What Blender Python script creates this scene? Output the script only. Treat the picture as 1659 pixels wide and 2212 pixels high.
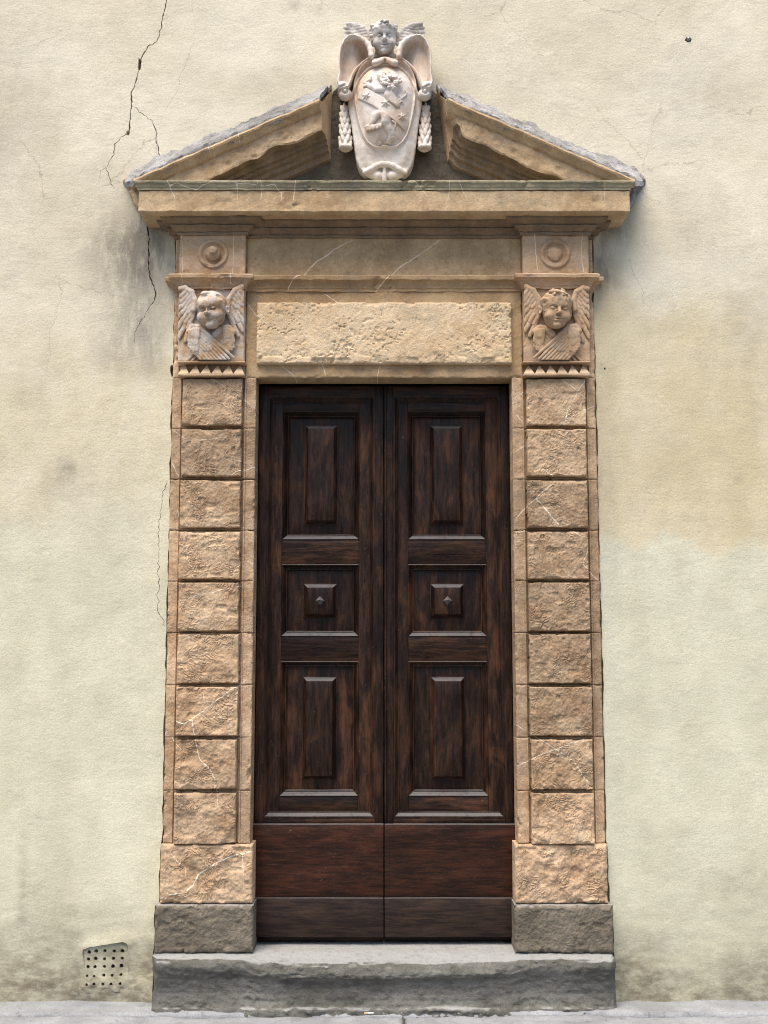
import bpy, math, random
import numpy as np
from mathutils import Vector
from mathutils.geometry import delaunay_2d_cdt

for o in list(bpy.data.objects):
    bpy.data.objects.remove(o, do_unlink=True)
scene = bpy.context.scene
COL = scene.collection
R = math.radians

# ------------------------------------------------------------------ camera, sky, sun, exposure
EYE_D, EYE_H, PITCH, FOCAL = 5.3, 1.6, 6.6, 2447.0     # metres from the wall, eye height, degrees up
cam = bpy.data.cameras.new('camera')
cam.sensor_fit = 'VERTICAL'
cam.sensor_height = 24.0
cam.sensor_width = 18.0
cam.lens = 24.0 * FOCAL / 2212.0
cam.clip_end = 500
camo = bpy.data.objects.new('camera', cam)
COL.objects.link(camo)
camo.location = (0, -EYE_D, EYE_H)
camo.rotation_euler = (R(90 + PITCH), 0, 0)
scene.camera = camo

SUN_ELEV, SUN_AZ = 64.0, -24.0            # azimuth: degrees left (-) or right (+) of the street side of the wall
world = bpy.data.worlds.new('World')
scene.world = world
world.use_nodes = True
wn = world.node_tree.nodes
wn.clear()
sky = wn.new('ShaderNodeTexSky')
sky.sky_type = 'NISHITA'
sky.sun_disc = False
sky.sun_elevation = R(SUN_ELEV)
sky.sun_rotation = R(180 - SUN_AZ)
sky.air_density = 1.0
sky.dust_density = 2.0
sky.ozone_density = 1.0
bg = wn.new('ShaderNodeBackground')
bg.inputs['Strength'].default_value = 0.05
wo = wn.new('ShaderNodeOutputWorld')
world.node_tree.links.new(sky.outputs[0], bg.inputs[0])
world.node_tree.links.new(bg.outputs[0], wo.inputs[0])

sun = bpy.data.lights.new('sun', 'SUN')
sun.energy = 1.5
sun.angle = R(42)
sun.color = (1.0, 0.89, 0.745)
suno = bpy.data.objects.new('sun', sun)
COL.objects.link(suno)
_e, _a = R(SUN_ELEV), R(SUN_AZ)
sdir = Vector((math.sin(_a) * math.cos(_e), -math.cos(_a) * math.cos(_e), math.sin(_e)))   # towards the sun
suno.rotation_euler = sdir.to_track_quat('Z', 'Y').to_euler()
suno.location = sdir * 30

scene.view_settings.view_transform = 'Standard'
scene.view_settings.look = 'None'
scene.view_settings.exposure = 1.84
scene.view_settings.gamma = 1.0
scene.view_settings.use_curve_mapping = False
scene.render.engine = 'CYCLES'
scene.cycles.max_bounces = 6
scene.cycles.filter_width = 1.05

# ------------------------------------------------------------------ measuring: a point of the photograph (at 1659x2212) on the plane y = Y
def W(px, py, Y):
    th = R(PITCH)
    u = (px - 829.5) / FOCAL
    v = (1106.0 - py) / FOCAL
    t = (Y + EYE_D) / (math.cos(th) - v * math.sin(th))
    return u * t, EYE_H + (math.sin(th) + v * math.cos(th)) * t

def WP(pts, Y, ox=0.0, oy=0.0, k=1.0):
    return [W(ox + k * a, oy + k * b, Y) for a, b in pts]

# ------------------------------------------------------------------ noise
def _h(ix, iy, iz, seed):
    n = (ix.astype(np.int64) * 374761393 + iy.astype(np.int64) * 668265263 + iz.astype(np.int64) * 2147483647 + seed * 974634777) & 0xffffffff
    n = ((n ^ (n >> 13)) * 1274126177) & 0xffffffff
    n = ((n ^ (n >> 16)) * 2246822519) & 0xffffffff
    return ((n ^ (n >> 15)) & 0xffff) / 65535.0

def vn2(x, y, seed=0):
    x = np.asarray(x, float); y = np.asarray(y, float)
    ix = np.floor(x); iy = np.floor(y)
    fx = x - ix; fy = y - iy
    ux = fx * fx * fx * (fx * (fx * 6 - 15) + 10); uy = fy * fy * fy * (fy * (fy * 6 - 15) + 10)
    z = np.zeros_like(ix)
    a = _h(ix, iy, z, seed); b = _h(ix + 1, iy, z, seed); c = _h(ix, iy + 1, z, seed); d = _h(ix + 1, iy + 1, z, seed)
    return (a * (1 - ux) + b * ux) * (1 - uy) + (c * (1 - ux) + d * ux) * uy

def fb2(x, y, seed=0, octv=4, gain=0.5):
    """fractal noise, about -1..1"""
    t = 0; a = 1; s = 0
    for k in range(octv):
        c, q = math.cos(k * 1.1), math.sin(k * 1.1)
        xx = (x * c - y * q) * 2 ** k + 17.3 * k; yy = (x * q + y * c) * 2 ** k - 9.1 * k
        t = t + a * (vn2(xx, yy, seed + k * 31) * 2 - 1); s += a; a *= gain
    return t / s * 1.5

def vn3(x, y, z, seed=0):
    ix = np.floor(x); iy = np.floor(y); iz = np.floor(z)
    fx = x - ix; fy = y - iy; fz = z - iz
    ux = fx * fx * (3 - 2 * fx); uy = fy * fy * (3 - 2 * fy); uz = fz * fz * (3 - 2 * fz)
    r = 0
    for dz in (0, 1):
        a = _h(ix, iy, iz + dz, seed); b = _h(ix + 1, iy, iz + dz, seed)
        c = _h(ix, iy + 1, iz + dz, seed); d = _h(ix + 1, iy + 1, iz + dz, seed)
        r = r + ((a * (1 - ux) + b * ux) * (1 - uy) + (c * (1 - ux) + d * ux) * uy) * (uz if dz else 1 - uz)
    return r

def fb3(x, y, z, seed=0, octv=3, gain=0.5):
    t = 0; a = 1; s = 0
    for k in range(octv):
        f = 2 ** k
        t = t + a * (vn3(x * f + 7.7 * k, y * f - 3.1 * k, z * f + 1.9 * k, seed + 13 * k) * 2 - 1); s += a; a *= gain
    return t / s * 1.5

def sst(a, b, x):
    t = np.clip((x - a) / (b - a), 0, 1)
    return t * t * (3 - 2 * t)

# ------------------------------------------------------------------ objects
WLOC = {}

def link(o, parent=None, world=(0, 0, 0)):
    COL.objects.link(o)
    WLOC[o.name] = Vector(world)
    if parent is not None:
        o.parent = parent
        o.location = Vector(world) - WLOC[parent.name]
    else:
        o.location = world
    return o

def tag(o, label=None, cat=None, group=None, kind=None):
    if label: o['label'] = label
    if cat: o['category'] = cat
    if group: o['group'] = group
    if kind: o['kind'] = kind
    return o

def thing(name, label, cat, loc, group=None):
    o = bpy.data.objects.new(name, None)
    o.empty_display_size = 0.2
    link(o, None, loc)
    return tag(o, label, cat, group)

def mk(name, V, F, mat, parent=None, attrs=None, smooth=True, sharp=38, origin=None):
    """one mesh object from world-space vertices; F: list of int arrays (m,3)/(m,4)"""
    V = np.asarray(V, float)
    if origin is None:
        lo, hi = V.min(0), V.max(0)
        origin = np.array([(lo[0] + hi[0]) / 2, (lo[1] + hi[1]) / 2, lo[2]])
    me = bpy.data.meshes.new(name)
    Fs = [np.asarray(f, np.int32) for f in F if len(f)]
    nl = sum(f.size for f in Fs); nf = sum(len(f) for f in Fs)
    me.vertices.add(len(V)); me.loops.add(nl); me.polygons.add(nf)
    me.vertices.foreach_set('co', (V - origin).ravel().astype(np.float32))
    me.loops.foreach_set('vertex_index', np.concatenate([f.ravel() for f in Fs]))
    cnt = np.concatenate([np.full(len(f), f.shape[1], np.int32) for f in Fs])
    st = np.concatenate([[0], np.cumsum(cnt)[:-1]]).astype(np.int32)
    me.polygons.foreach_set('loop_start', st)
    me.polygons.foreach_set('use_smooth', np.full(nf, smooth, bool))
    me.update(calc_edges=True)
    me.validate()
    if attrs:
        ve = attrs.pop('vein', None)
        if ve is not None and np.ndim(ve) == 2: attrs['veind'], attrs['veinm'] = ve
        for k, a in attrs.items():
            at = me.attributes.new(k, 'FLOAT', 'POINT')
            at.data.foreach_set('value', np.asarray(a, np.float32))
    if smooth and sharp:
        me.set_sharp_from_angle(angle=R(sharp))
    me.materials.append(mat)
    o = bpy.data.objects.new(name, me)
    return link(o, parent, origin)

def instance(src, parent, world, name=None):
    o = src.copy()
    COL.objects.link(o)
    o.parent = parent
    WLOC[o.name] = Vector(world)
    o.location = Vector(world) - (WLOC[parent.name] if parent else Vector((0, 0, 0)))
    return o

def quads(nx, nz):
    i = np.arange(nx - 1)[:, None]; j = np.arange(nz - 1)[None, :]
    a = i * nz + j
    return np.stack([a, a + nz, a + nz + 1, a + 1], -1).reshape(-1, 4)

def lines(a, b, res, breaks=(), eps=0.0009):
    p = [a, b]
    for k in breaks:
        if a < k < b: p += [k - eps, k + eps]
    p = sorted(set(p))
    out = [p[0]]
    for u, v in zip(p[:-1], p[1:]):
        n = max(1, int(round((v - u) / res)))
        out += [u + (v - u) * t / n for t in range(1, n + 1)]
    return np.array(out)

# white calcite veins of the stone, traced once and kept as segments on the facade
VEINS = []
def _veins():
    def add(ox, oy, k, pts, w=0.0022):
        w *= .75
        q = WP(pts, -0.06, ox, oy, k)
        for a, b in zip(q[:-1], q[1:]): VEINS.append((*a, *b, w))
    A = (345.6, 777.7, .2344)
    for p in ([(450,155),(600,250),(740,340),(885,440)], [(105,630),(190,695),(300,770)], [(330,740),(450,735),(620,715)],
              [(780,940),(870,985)], [(150,1370),(185,1510),(205,1570),(240,1680),(260,1850),(300,1910)], [(165,2230),(350,2170),(560,2120),(740,2080)]): add(*A, p, .0016)
    for p in ([(100,930),(140,1030),(210,1090)], [(600,1085),(720,1025),(870,980)]): add(*A, p, .003)
    B = (345.6, 1468.9, .2344)
    for p in ([(470,250),(560,330),(660,420)], [(400,130),(415,210)], [(40,945),(140,940),(230,1000),(295,1055)], [(100,540),(190,640)],
              [(760,1620),(768,1740),(770,1900)], [(100,1600),(160,1680),(230,1720),(235,1830)]): add(*B, p, .0017)
    for p in ([(790,0),(640,100),(480,225),(320,340),(225,405),(140,375)], [(305,370),(315,480),(340,610),(360,720),(430,790),(500,890),(505,1000),(530,1060),(530,1150)]): add(*B, p, .0026)
    for p in ([(0,2010),(60,1985),(160,1965)], [(250,1940),(310,1890),(350,1800),(430,1740),(580,1660),(700,1610),(840,1583)]): add(*B, p, .0046)
    C = (1097.4, 777.7, .2343)
    for p in ([(500,190),(600,260),(720,360)], [(820,400),(700,460),(520,570),(470,600)], [(60,350),(170,270)], [(90,510),(140,560)], [(70,840),(200,760)],
              [(810,890),(740,930)], [(180,1220),(330,1210)]): add(*C, p, .0016)
    for p in ([(700,200),(650,280),(590,400),(545,470),(525,560)], [(300,1000),(400,1060),(440,1100)], [(440,1110),(330,1210),(260,1270),(80,1450)],
              [(590,1570),(660,1620),(745,1640)], [(725,1660),(740,1750),(700,1840),(700,1900),(770,1960),(845,2035)]): add(*C, p, .0028)
    add(*C, [(260,1280),(320,1350),(380,1430),(470,1530)], .005)
    for p in ([(1118,1567),(1180,1605),(1240,1645),(1270,1690)], [(1302,1580),(1240,1605),(1180,1625),(1120,1655)]): add(0, 0, 1, p, .0022)
    D = (518.5, 483.9, .375)
    for p in ([(650,85),(540,140),(490,180),(440,210),(370,280),(310,320),(275,370)], [(1150,85),(1060,150),(920,240),(840,320),(780,385)]): add(*D, p, .0034)
    for p in ([(490,395),(600,475),(630,620),(690,680),(770,780)], [(90,520),(180,600)], [(370,640),(450,710),(470,790),(495,875)], [(450,715),(560,690),(620,645)],
              [(40,455),(90,520)], [(800,820),(790,900)], [(250,820),(320,880)]): add(*D, p, .0022)
    G = (241.9, 155.5, .3542)
    for p in ([(375,740),(400,800),(415,840)], [(390,765),(440,755),(480,775),(545,795),(580,770),(640,748),(760,755),(900,765)], [(930,755),(930,840)],
              [(940,775),(1010,765),(1050,810),(1050,845)], [(785,760),(790,840)], [(1135,745),(1120,845)], [(560,455),(600,500),(625,560)], [(785,370),(790,450),(800,500)]): add(*G, p, .0028)
    K = (829.5, 155.5, .3646)
    for p in ([(170,715),(220,765),(245,800)], [(380,715),(368,820)], [(425,715),(480,820)], [(1270,740),(1272,825)]): add(*K, p, .0022)
    L = (345.6, 466.6, .2083)
    for p in ([(235,220),(245,520),(245,720)], [(770,200),(765,520),(745,720)]): add(*L, p, .0016)
    M = (1036.9, 466.6, .2083)
    for p in ([(560,210),(575,400),(595,590)], [(1050,210),(1045,400),(1060,580)]): add(*M, p, .0022)
_veins()

def vein_at(x, z):
    """signed distance to the nearest vein in vein half-widths, and a mask of where that is valid"""
    x = np.asarray(x, float).ravel(); z = np.asarray(z, float).ravel()
    sd = np.full(x.shape, 9.0); best = np.full(x.shape, 9.0); ww = np.full(x.shape, .002)
    x2 = x + .0028 * fb2(x * 34, z * 34, 5, 3); z2 = z + .0028 * fb2(x * 34 + 50, z * 34, 6, 3)
    lo0, hi0, lo1, hi1 = x.min() - .03, x.max() + .03, z.min() - .03, z.max() + .03
    for ax, az, bx, bz, w in VEINS:
        if max(ax, bx) < lo0 or min(ax, bx) > hi0 or max(az, bz) < lo1 or min(az, bz) > hi1: continue
        dx, dz = bx - ax, bz - az
        t = np.clip(((x2 - ax) * dx + (z2 - az) * dz) / (dx * dx + dz * dz + 1e-9), 0, 1)
        d = np.hypot(x2 - ax - t * dx, z2 - az - t * dz)
        sg = np.sign(dx * (z2 - az) - dz * (x2 - ax)); m = d < best
        best[m] = d[m]; sd[m] = (sg * d)[m]; ww[m] = w
    return np.stack([np.clip(sd / (ww * (.55 + .5 * vn2(x * 30, z * 30, 77))), -8, 8), np.clip(2.2 - best / .0045, 0, 1)])

def slab(name, xs, zs, yfun, yb, mat, parent, xz=None, vein=True, sharp=50):
    """a dressed stone: a front relief over the grid xs, zs and plain sides back to yb"""
    X, Z = np.meshgrid(xs, zs, indexing='ij')
    if xz is not None: X, Z = xz(X, Z)
    Y = yfun(X, Z)
    nx, nz = X.shape
    V = np.stack([X, Y, Z], -1).reshape(-1, 3)
    ve = vein_at(X, Z) if vein else np.zeros((2, nx * nz))
    F = [quads(nx, nz)]
    ring = [i * nz for i in range(nx)] + [(nx - 1) * nz + j for j in range(1, nz)] + [i * nz + nz - 1 for i in range(nx - 2, -1, -1)] + [j for j in range(nz - 2, 0, -1)]
    ring = np.array(ring); n = len(ring); b0 = len(V)
    back = V[ring].copy(); back[:, 1] = yb
    V = np.vstack([V, back]); ve = np.concatenate([ve, ve[:, ring]], 1)
    k = np.arange(n); k2 = (k + 1) % n
    F.append(np.stack([ring[k], b0 + k, b0 + k2, ring[k2]], -1))
    return mk(name, V, F, mat, parent, {'vein': ve}, sharp=sharp)

def edge_d(X, Z, x0, x1, z0, z1):
    return np.minimum(np.minimum(X - x0, x1 - X), np.minimum(Z - z0, z1 - Z))

def chipped(X, Z, box, seed, r=0.006, chips=1.0):
    """depth lost along the worn and chipped edges of a stone"""
    d = edge_d(X, Z, *box)
    rr = r * (1 + .7 * fb2(X * 40, Z * 40, seed, 2)) + chips * .022 * sst(.62, .9, vn2(X * 16, Z * 16, seed + 3)) * sst(.3, .7, vn2(X * 50, Z * 50, seed + 4))
    rr = np.maximum(rr, .0015)
    t = np.clip(1 - d / rr, 0, 1)
    return rr * .8 * t * t

def chisel(X, Z, seed, lump=.0065, rip=.0050, K=13.0):
    """curved tool marks and knocked-off flakes of the rough-hewn faces"""
    wx = X + .03 * fb2(X * 9, Z * 9, seed + 1, 2); wz = Z + .03 * fb2(X * 9 + 30, Z * 9, seed + 2, 2)
    s = fb2(wx * 7, wz * 7, seed + 3, 2) * K + .75 * fb2(X * 45, Z * 45, seed + 4, 2)
    saw = s - np.floor(s)
    saw = np.where(saw < .64, saw / .64, (1 - saw) / .36); saw = saw * saw * (3 - 2 * saw)
    m = sst(-.3, .5, fb2(X * 15, Z * 15, seed + 5, 3))
    pits = sst(.70, .9, vn2(X * 34, Z * 34, seed + 8)) * .005
    return lump * fb2(X * 14, Z * 14, seed + 6, 4, .55) + rip * (saw - .5) * m + .0013 * fb2(X * 120, Z * 120, seed + 7, 2) - pits

def resample(pts, res, closed=False):
    """points along a polyline, corners kept; returns points and, for each, the index of its segment"""
    out = []
    n = len(pts)
    segs = list(range(n if closed else n - 1))
    for i in segs:
        a = np.array(pts[i], float); b = np.array(pts[(i + 1) % n], float)
        m = max(1, int(round(np.linalg.norm(b - a) / res)))
        for t in range(m): out.append(a + (b - a) * t / m)
    if not closed: out.append(np.array(pts[-1], float))
    return np.array(out)

def moulding(name, path, prof, mat, parent, res=.012, pres=.008, wear=.0025, seed=0, chip=0.0, sharp=32, closed_prof=True, axis='z'):
    """a profile (out, up) swept with mitred corners along a plan path (x, y) (axis 'z') or a facade path (x, z) (axis 'y').
    out points to the right-hand side of the direction of travel."""
    P = [np.array(p, float) for p in path]
    loop = np.allclose(P[0], P[-1]) and len(P) > 3
    if loop: P = P[:-1]
    n = len(P)
    nrm = []
    for i in range(n if loop else n - 1):
        d = P[(i + 1) % n] - P[i]; d = d / np.linalg.norm(d)
        nrm.append(np.array([d[1], -d[0]]))
    off = []
    for i in range(n):
        if loop: a, b = nrm[i - 1], nrm[i]
        elif i == 0: a = b = nrm[0]
        elif i == n - 1: a = b = nrm[-1]
        else: a, b = nrm[i - 1], nrm[i]
        off.append((a + b) / (1 + a.dot(b)))
    T = []; O = []
    m = n if loop else n - 1
    for i in range(m):
        L = np.linalg.norm(P[(i + 1) % n] - P[i]); k = max(1, int(round(L / res)))
        for t in range(k):
            f = t / k
            T.append(P[i] * (1 - f) + P[(i + 1) % n] * f); O.append(off[i] * (1 - f) + off[(i + 1) % n] * f)
    if not loop: T.append(P[-1]); O.append(off[-1])
    T = np.array(T); O = np.array(O)
    Q = resample(prof, pres)
    A = T[:, None, :] + O[:, None, :] * Q[None, :, 0:1]
    B = np.broadcast_to(Q[None, :, 1], A.shape[:2])
    if axis == 'z': V = np.stack([A[..., 0], A[..., 1], B], -1)
    else: V = np.stack([A[..., 0], B, A[..., 1]], -1)
    nx, nz = V.shape[:2]
    V = V.reshape(-1, 3).copy()
    if wear:
        q = V * 22
        dv = np.stack([fb3(q[:, 0], q[:, 1], q[:, 2], seed + s, 3) for s in (1, 2, 3)], -1)
        V += dv * wear
    if chip:
        c = sst(.62, .85, vn3(V[:, 0] * 9, V[:, 1] * 14, V[:, 2] * 14, seed + 9)) * chip * (.4 + fb3(V[:, 0] * 60, V[:, 1] * 60, V[:, 2] * 60, seed + 4, 2))
        V[:, 1] += np.abs(c) * .8; V[:, 2] += c * .4
    F = quads(nx, nz)
    if loop:
        j = np.arange(nz - 1); a = (nx - 1) * nz
        F = np.vstack([F, np.stack([a + j, j, j + 1, a + j + 1], -1)])
    ve = vein_at(V[:, 0], V[:, 2])
    caps = []
    if not loop and closed_prof:
        for s in (0, nx - 1):
            idx = s * nz + np.arange(nz)
            c = V[idx].mean(0); V = np.vstack([V, c]); ve = np.hstack([ve, np.zeros((2, 1))]); ci = len(V) - 1
            k = np.arange(nz); k2 = (k + 1) % nz
            tri = np.stack([np.full(nz, ci), idx[k], idx[k2]], -1)
            caps.append(tri if s else tri[:, ::-1])
    return mk(name, V, [F] + ([np.vstack(caps)] if caps else []), mat, parent, {'vein': ve}, sharp=sharp)

def box(name, x0, x1, y0, y1, z0, z1, mat, parent, bev=.003, warp=0.0, seed=0, res=None):
    """a board or block with softened edges"""
    res = res or 9
    def ax(a, b):
        return np.unique(np.concatenate([[a, a + bev, b - bev, b], np.arange(a + bev, b - bev, res)[1:]]))
    gx, gy, gz = ax(x0, x1), ax(y0, y1), ax(z0, z1)
    V = []; F = []; base = 0
    for axis in range(3):
        A, B = [(gy, gz), (gz, gx), (gx, gy)][axis]
        for side in (0, 1):
            U, Wd = np.meshgrid(A, B, indexing='ij')
            C = np.full(U.shape, ((x0, x1), (y0, y1), (z0, z1))[axis][side])
            P = [None] * 3
            P[axis] = C; P[(axis + 1) % 3] = U; P[(axis + 2) % 3] = Wd
            V.append(np.stack(P, -1).reshape(-1, 3))
            q = quads(*U.shape) + base
            F.append(q if side else q[:, ::-1]); base += U.size
    V = np.vstack(V)
    lo = np.array([x0, y0, z0]) + bev; hi = np.array([x1, y1, z1]) - bev
    c = np.clip(V, lo, hi); d = V - c
    n = np.linalg.norm(d, axis=1, keepdims=True); n[n == 0] = 1
    V = c + d / n * bev
    if warp:
        q = V * 6
        V = V + np.stack([fb3(q[:, 0], q[:, 1], q[:, 2], seed + s, 2) for s in (1, 2, 3)], -1) * warp
    return mk(name, V, [np.vstack(F)], mat, parent, sharp=None)

def poly_sd(px, pz, poly):
    """signed distance to a polygon, negative inside"""
    px = np.asarray(px, float); pz = np.asarray(pz, float)
    P = np.asarray(poly, float); n = len(P)
    d = np.full(px.shape, 1e9); ins = np.zeros(px.shape, bool)
    for i in range(n):
        a = P[i]; b = P[(i + 1) % n]; e = b - a
        wx = px - a[0]; wz = pz - a[1]
        t = np.clip((wx * e[0] + wz * e[1]) / (e @ e + 1e-12), 0, 1)
        d = np.minimum(d, (wx - e[0] * t) ** 2 + (wz - e[1] * t) ** 2)
        c = (a[1] > pz) != (b[1] > pz)
        xi = a[0] + (pz - a[1]) / (e[1] if abs(e[1]) > 1e-12 else 1e-12) * e[0]
        ins ^= c & (px < xi)
    return np.where(ins, -1, 1) * np.sqrt(d)

# ------------------------------------------------------------------ carving: distance fields meshed with surface nets
# carving frame: x right, z up, p out of the wall (world y = -p)
class Grid:
    def __init__(s, lo, hi, h):
        s.lo = np.array(lo, float); s.h = h
        n = np.ceil((np.array(hi) - s.lo) / h).astype(int) + 1
        ax = [s.lo[k] + h * np.arange(n[k]) for k in range(3)]
        s.x, s.p, s.z = np.meshgrid(*ax, indexing='ij', sparse=True)

def smin(a, b, k):
    h = np.clip(.5 + .5 * (b - a) / k, 0, 1)
    return b * (1 - h) + a * h - k * h * (1 - h)

def smax(a, b, k): return -smin(-a, -b, k)

def ell(g, c, r, rot=0.0, tilt=0.0):
    x = g.x - c[0]; p = g.p - c[1]; z = g.z - c[2]
    if rot:
        co, si = math.cos(rot), math.sin(rot)
        x, z = x * co + z * si, -x * si + z * co
    if tilt:
        co, si = math.cos(tilt), math.sin(tilt)
        p, z = p * co + z * si, -p * si + z * co
    k0 = np.sqrt((x / r[0]) ** 2 + (p / r[1]) ** 2 + (z / r[2]) ** 2) + 1e-9
    k1 = np.sqrt((x / r[0] ** 2) ** 2 + (p / r[1] ** 2) ** 2 + (z / r[2] ** 2) ** 2) + 1e-9
    return k0 * (k0 - 1) / k1

def cone(g, a, b, ra, rb, flat=1.0):
    """tapered limb from a to b"""
    ax, ap, az = a; d = (b[0] - ax, (b[1] - ap) / flat, b[2] - az)
    x = g.x - ax; p = (g.p - ap) / flat; z = g.z - az
    L = d[0] ** 2 + d[1] ** 2 + d[2] ** 2 + 1e-12
    t = np.clip((x * d[0] + p * d[1] + z * d[2]) / L, 0, 1)
    return np.sqrt((x - d[0] * t) ** 2 + (p - d[1] * t) ** 2 + (z - d[2] * t) ** 2) - (ra + (rb - ra) * t)

def feather(g, a, b, w, flat=.45):
    """a carved feather: widest past its middle, with a raised quill"""
    ax, ap, az = a; d = (b[0] - ax, (b[1] - ap) / flat, b[2] - az)
    x = g.x - ax; p = (g.p - ap) / flat; z = g.z - az
    L = d[0] ** 2 + d[1] ** 2 + d[2] ** 2 + 1e-12
    t = np.clip((x * d[0] + p * d[1] + z * d[2]) / L, 0, 1)
    rad = w * (.62 + .55 * t - .32 * t ** 4)
    return (np.sqrt((x - d[0] * t) ** 2 + (p - d[1] * t) ** 2 + (z - d[2] * t) ** 2) - rad) * .8

def surfnet(F, g):
    S = F < 0
    nx, ny, nz = F.shape
    cs = [(i, j, k) for i in (0, 1) for j in (0, 1) for k in (0, 1)]
    cnt = np.zeros((nx - 1, ny - 1, nz - 1), np.int8)
    for i, j, k in cs: cnt += S[i:nx - 1 + i, j:ny - 1 + j, k:nz - 1 + k]
    act = (cnt > 0) & (cnt < 8)
    I = np.argwhere(act)
    idx = np.full(act.shape, -1, np.int64); idx[act] = np.arange(len(I))
    acc = np.zeros((len(I), 3)); num = np.zeros(len(I))
    for a in range(8):
        for b in range(a + 1, 8):
            ca, cb = np.array(cs[a]), np.array(cs[b])
            if np.abs(ca - cb).sum() != 1: continue
            fa = F[tuple((I + ca).T)]; fb = F[tuple((I + cb).T)]
            m = (fa < 0) != (fb < 0)
            t = fa[m] / (fa[m] - fb[m])
            acc[m] += ca + (cb - ca) * t[:, None]; num[m] += 1
    V = g.lo + g.h * (I + acc / num[:, None])
    Q = []
    for ax in range(3):
        s0 = [slice(None)] * 3; s1 = [slice(None)] * 3
        s0[ax] = slice(0, -1); s1[ax] = slice(1, None)
        ch = S[tuple(s0)] != S[tuple(s1)]
        u, v = (ax + 1) % 3, (ax + 2) % 3
        E = np.argwhere(ch)
        E = E[(E[:, u] > 0) & (E[:, v] > 0) & (E[:, u] < act.shape[u]) & (E[:, v] < act.shape[v])]
        if not len(E): continue
        du = np.zeros(3, int); du[u] = 1; dv = np.zeros(3, int); dv[v] = 1
        q = np.stack([idx[tuple((E - du - dv).T)], idx[tuple((E - dv).T)], idx[tuple(E.T)], idx[tuple((E - du).T)]], -1)
        ins = S[tuple(E.T)]
        q[~ins] = q[~ins][:, ::-1]
        Q.append(q)
    Q = np.vstack(Q)
    return V, Q[(Q >= 0).all(1)]

def carve(name, F, g, mat, parent, vein=False, sharp=None):
    F = np.broadcast_to(F, np.broadcast_shapes(F.shape, (g.x.size, g.p.size, g.z.size))).copy()
    F[0] = np.maximum(F[0], g.h); F[-1] = np.maximum(F[-1], g.h)
    F[:, 0] = np.maximum(F[:, 0], g.h); F[:, -1] = np.maximum(F[:, -1], g.h)
    F[:, :, 0] = np.maximum(F[:, :, 0], g.h); F[:, :, -1] = np.maximum(F[:, :, -1], g.h)
    V, Q = surfnet(F, g)
    V = np.stack([V[:, 0], -V[:, 1], V[:, 2]], -1)       # to world: y = -p mirrors, so flip the faces
    Q = Q[:, ::-1]
    at = {'vein': vein_at(V[:, 0], V[:, 2]) if vein else None}
    return mk(name, V, [Q], mat, parent, at, sharp=sharp)

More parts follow.
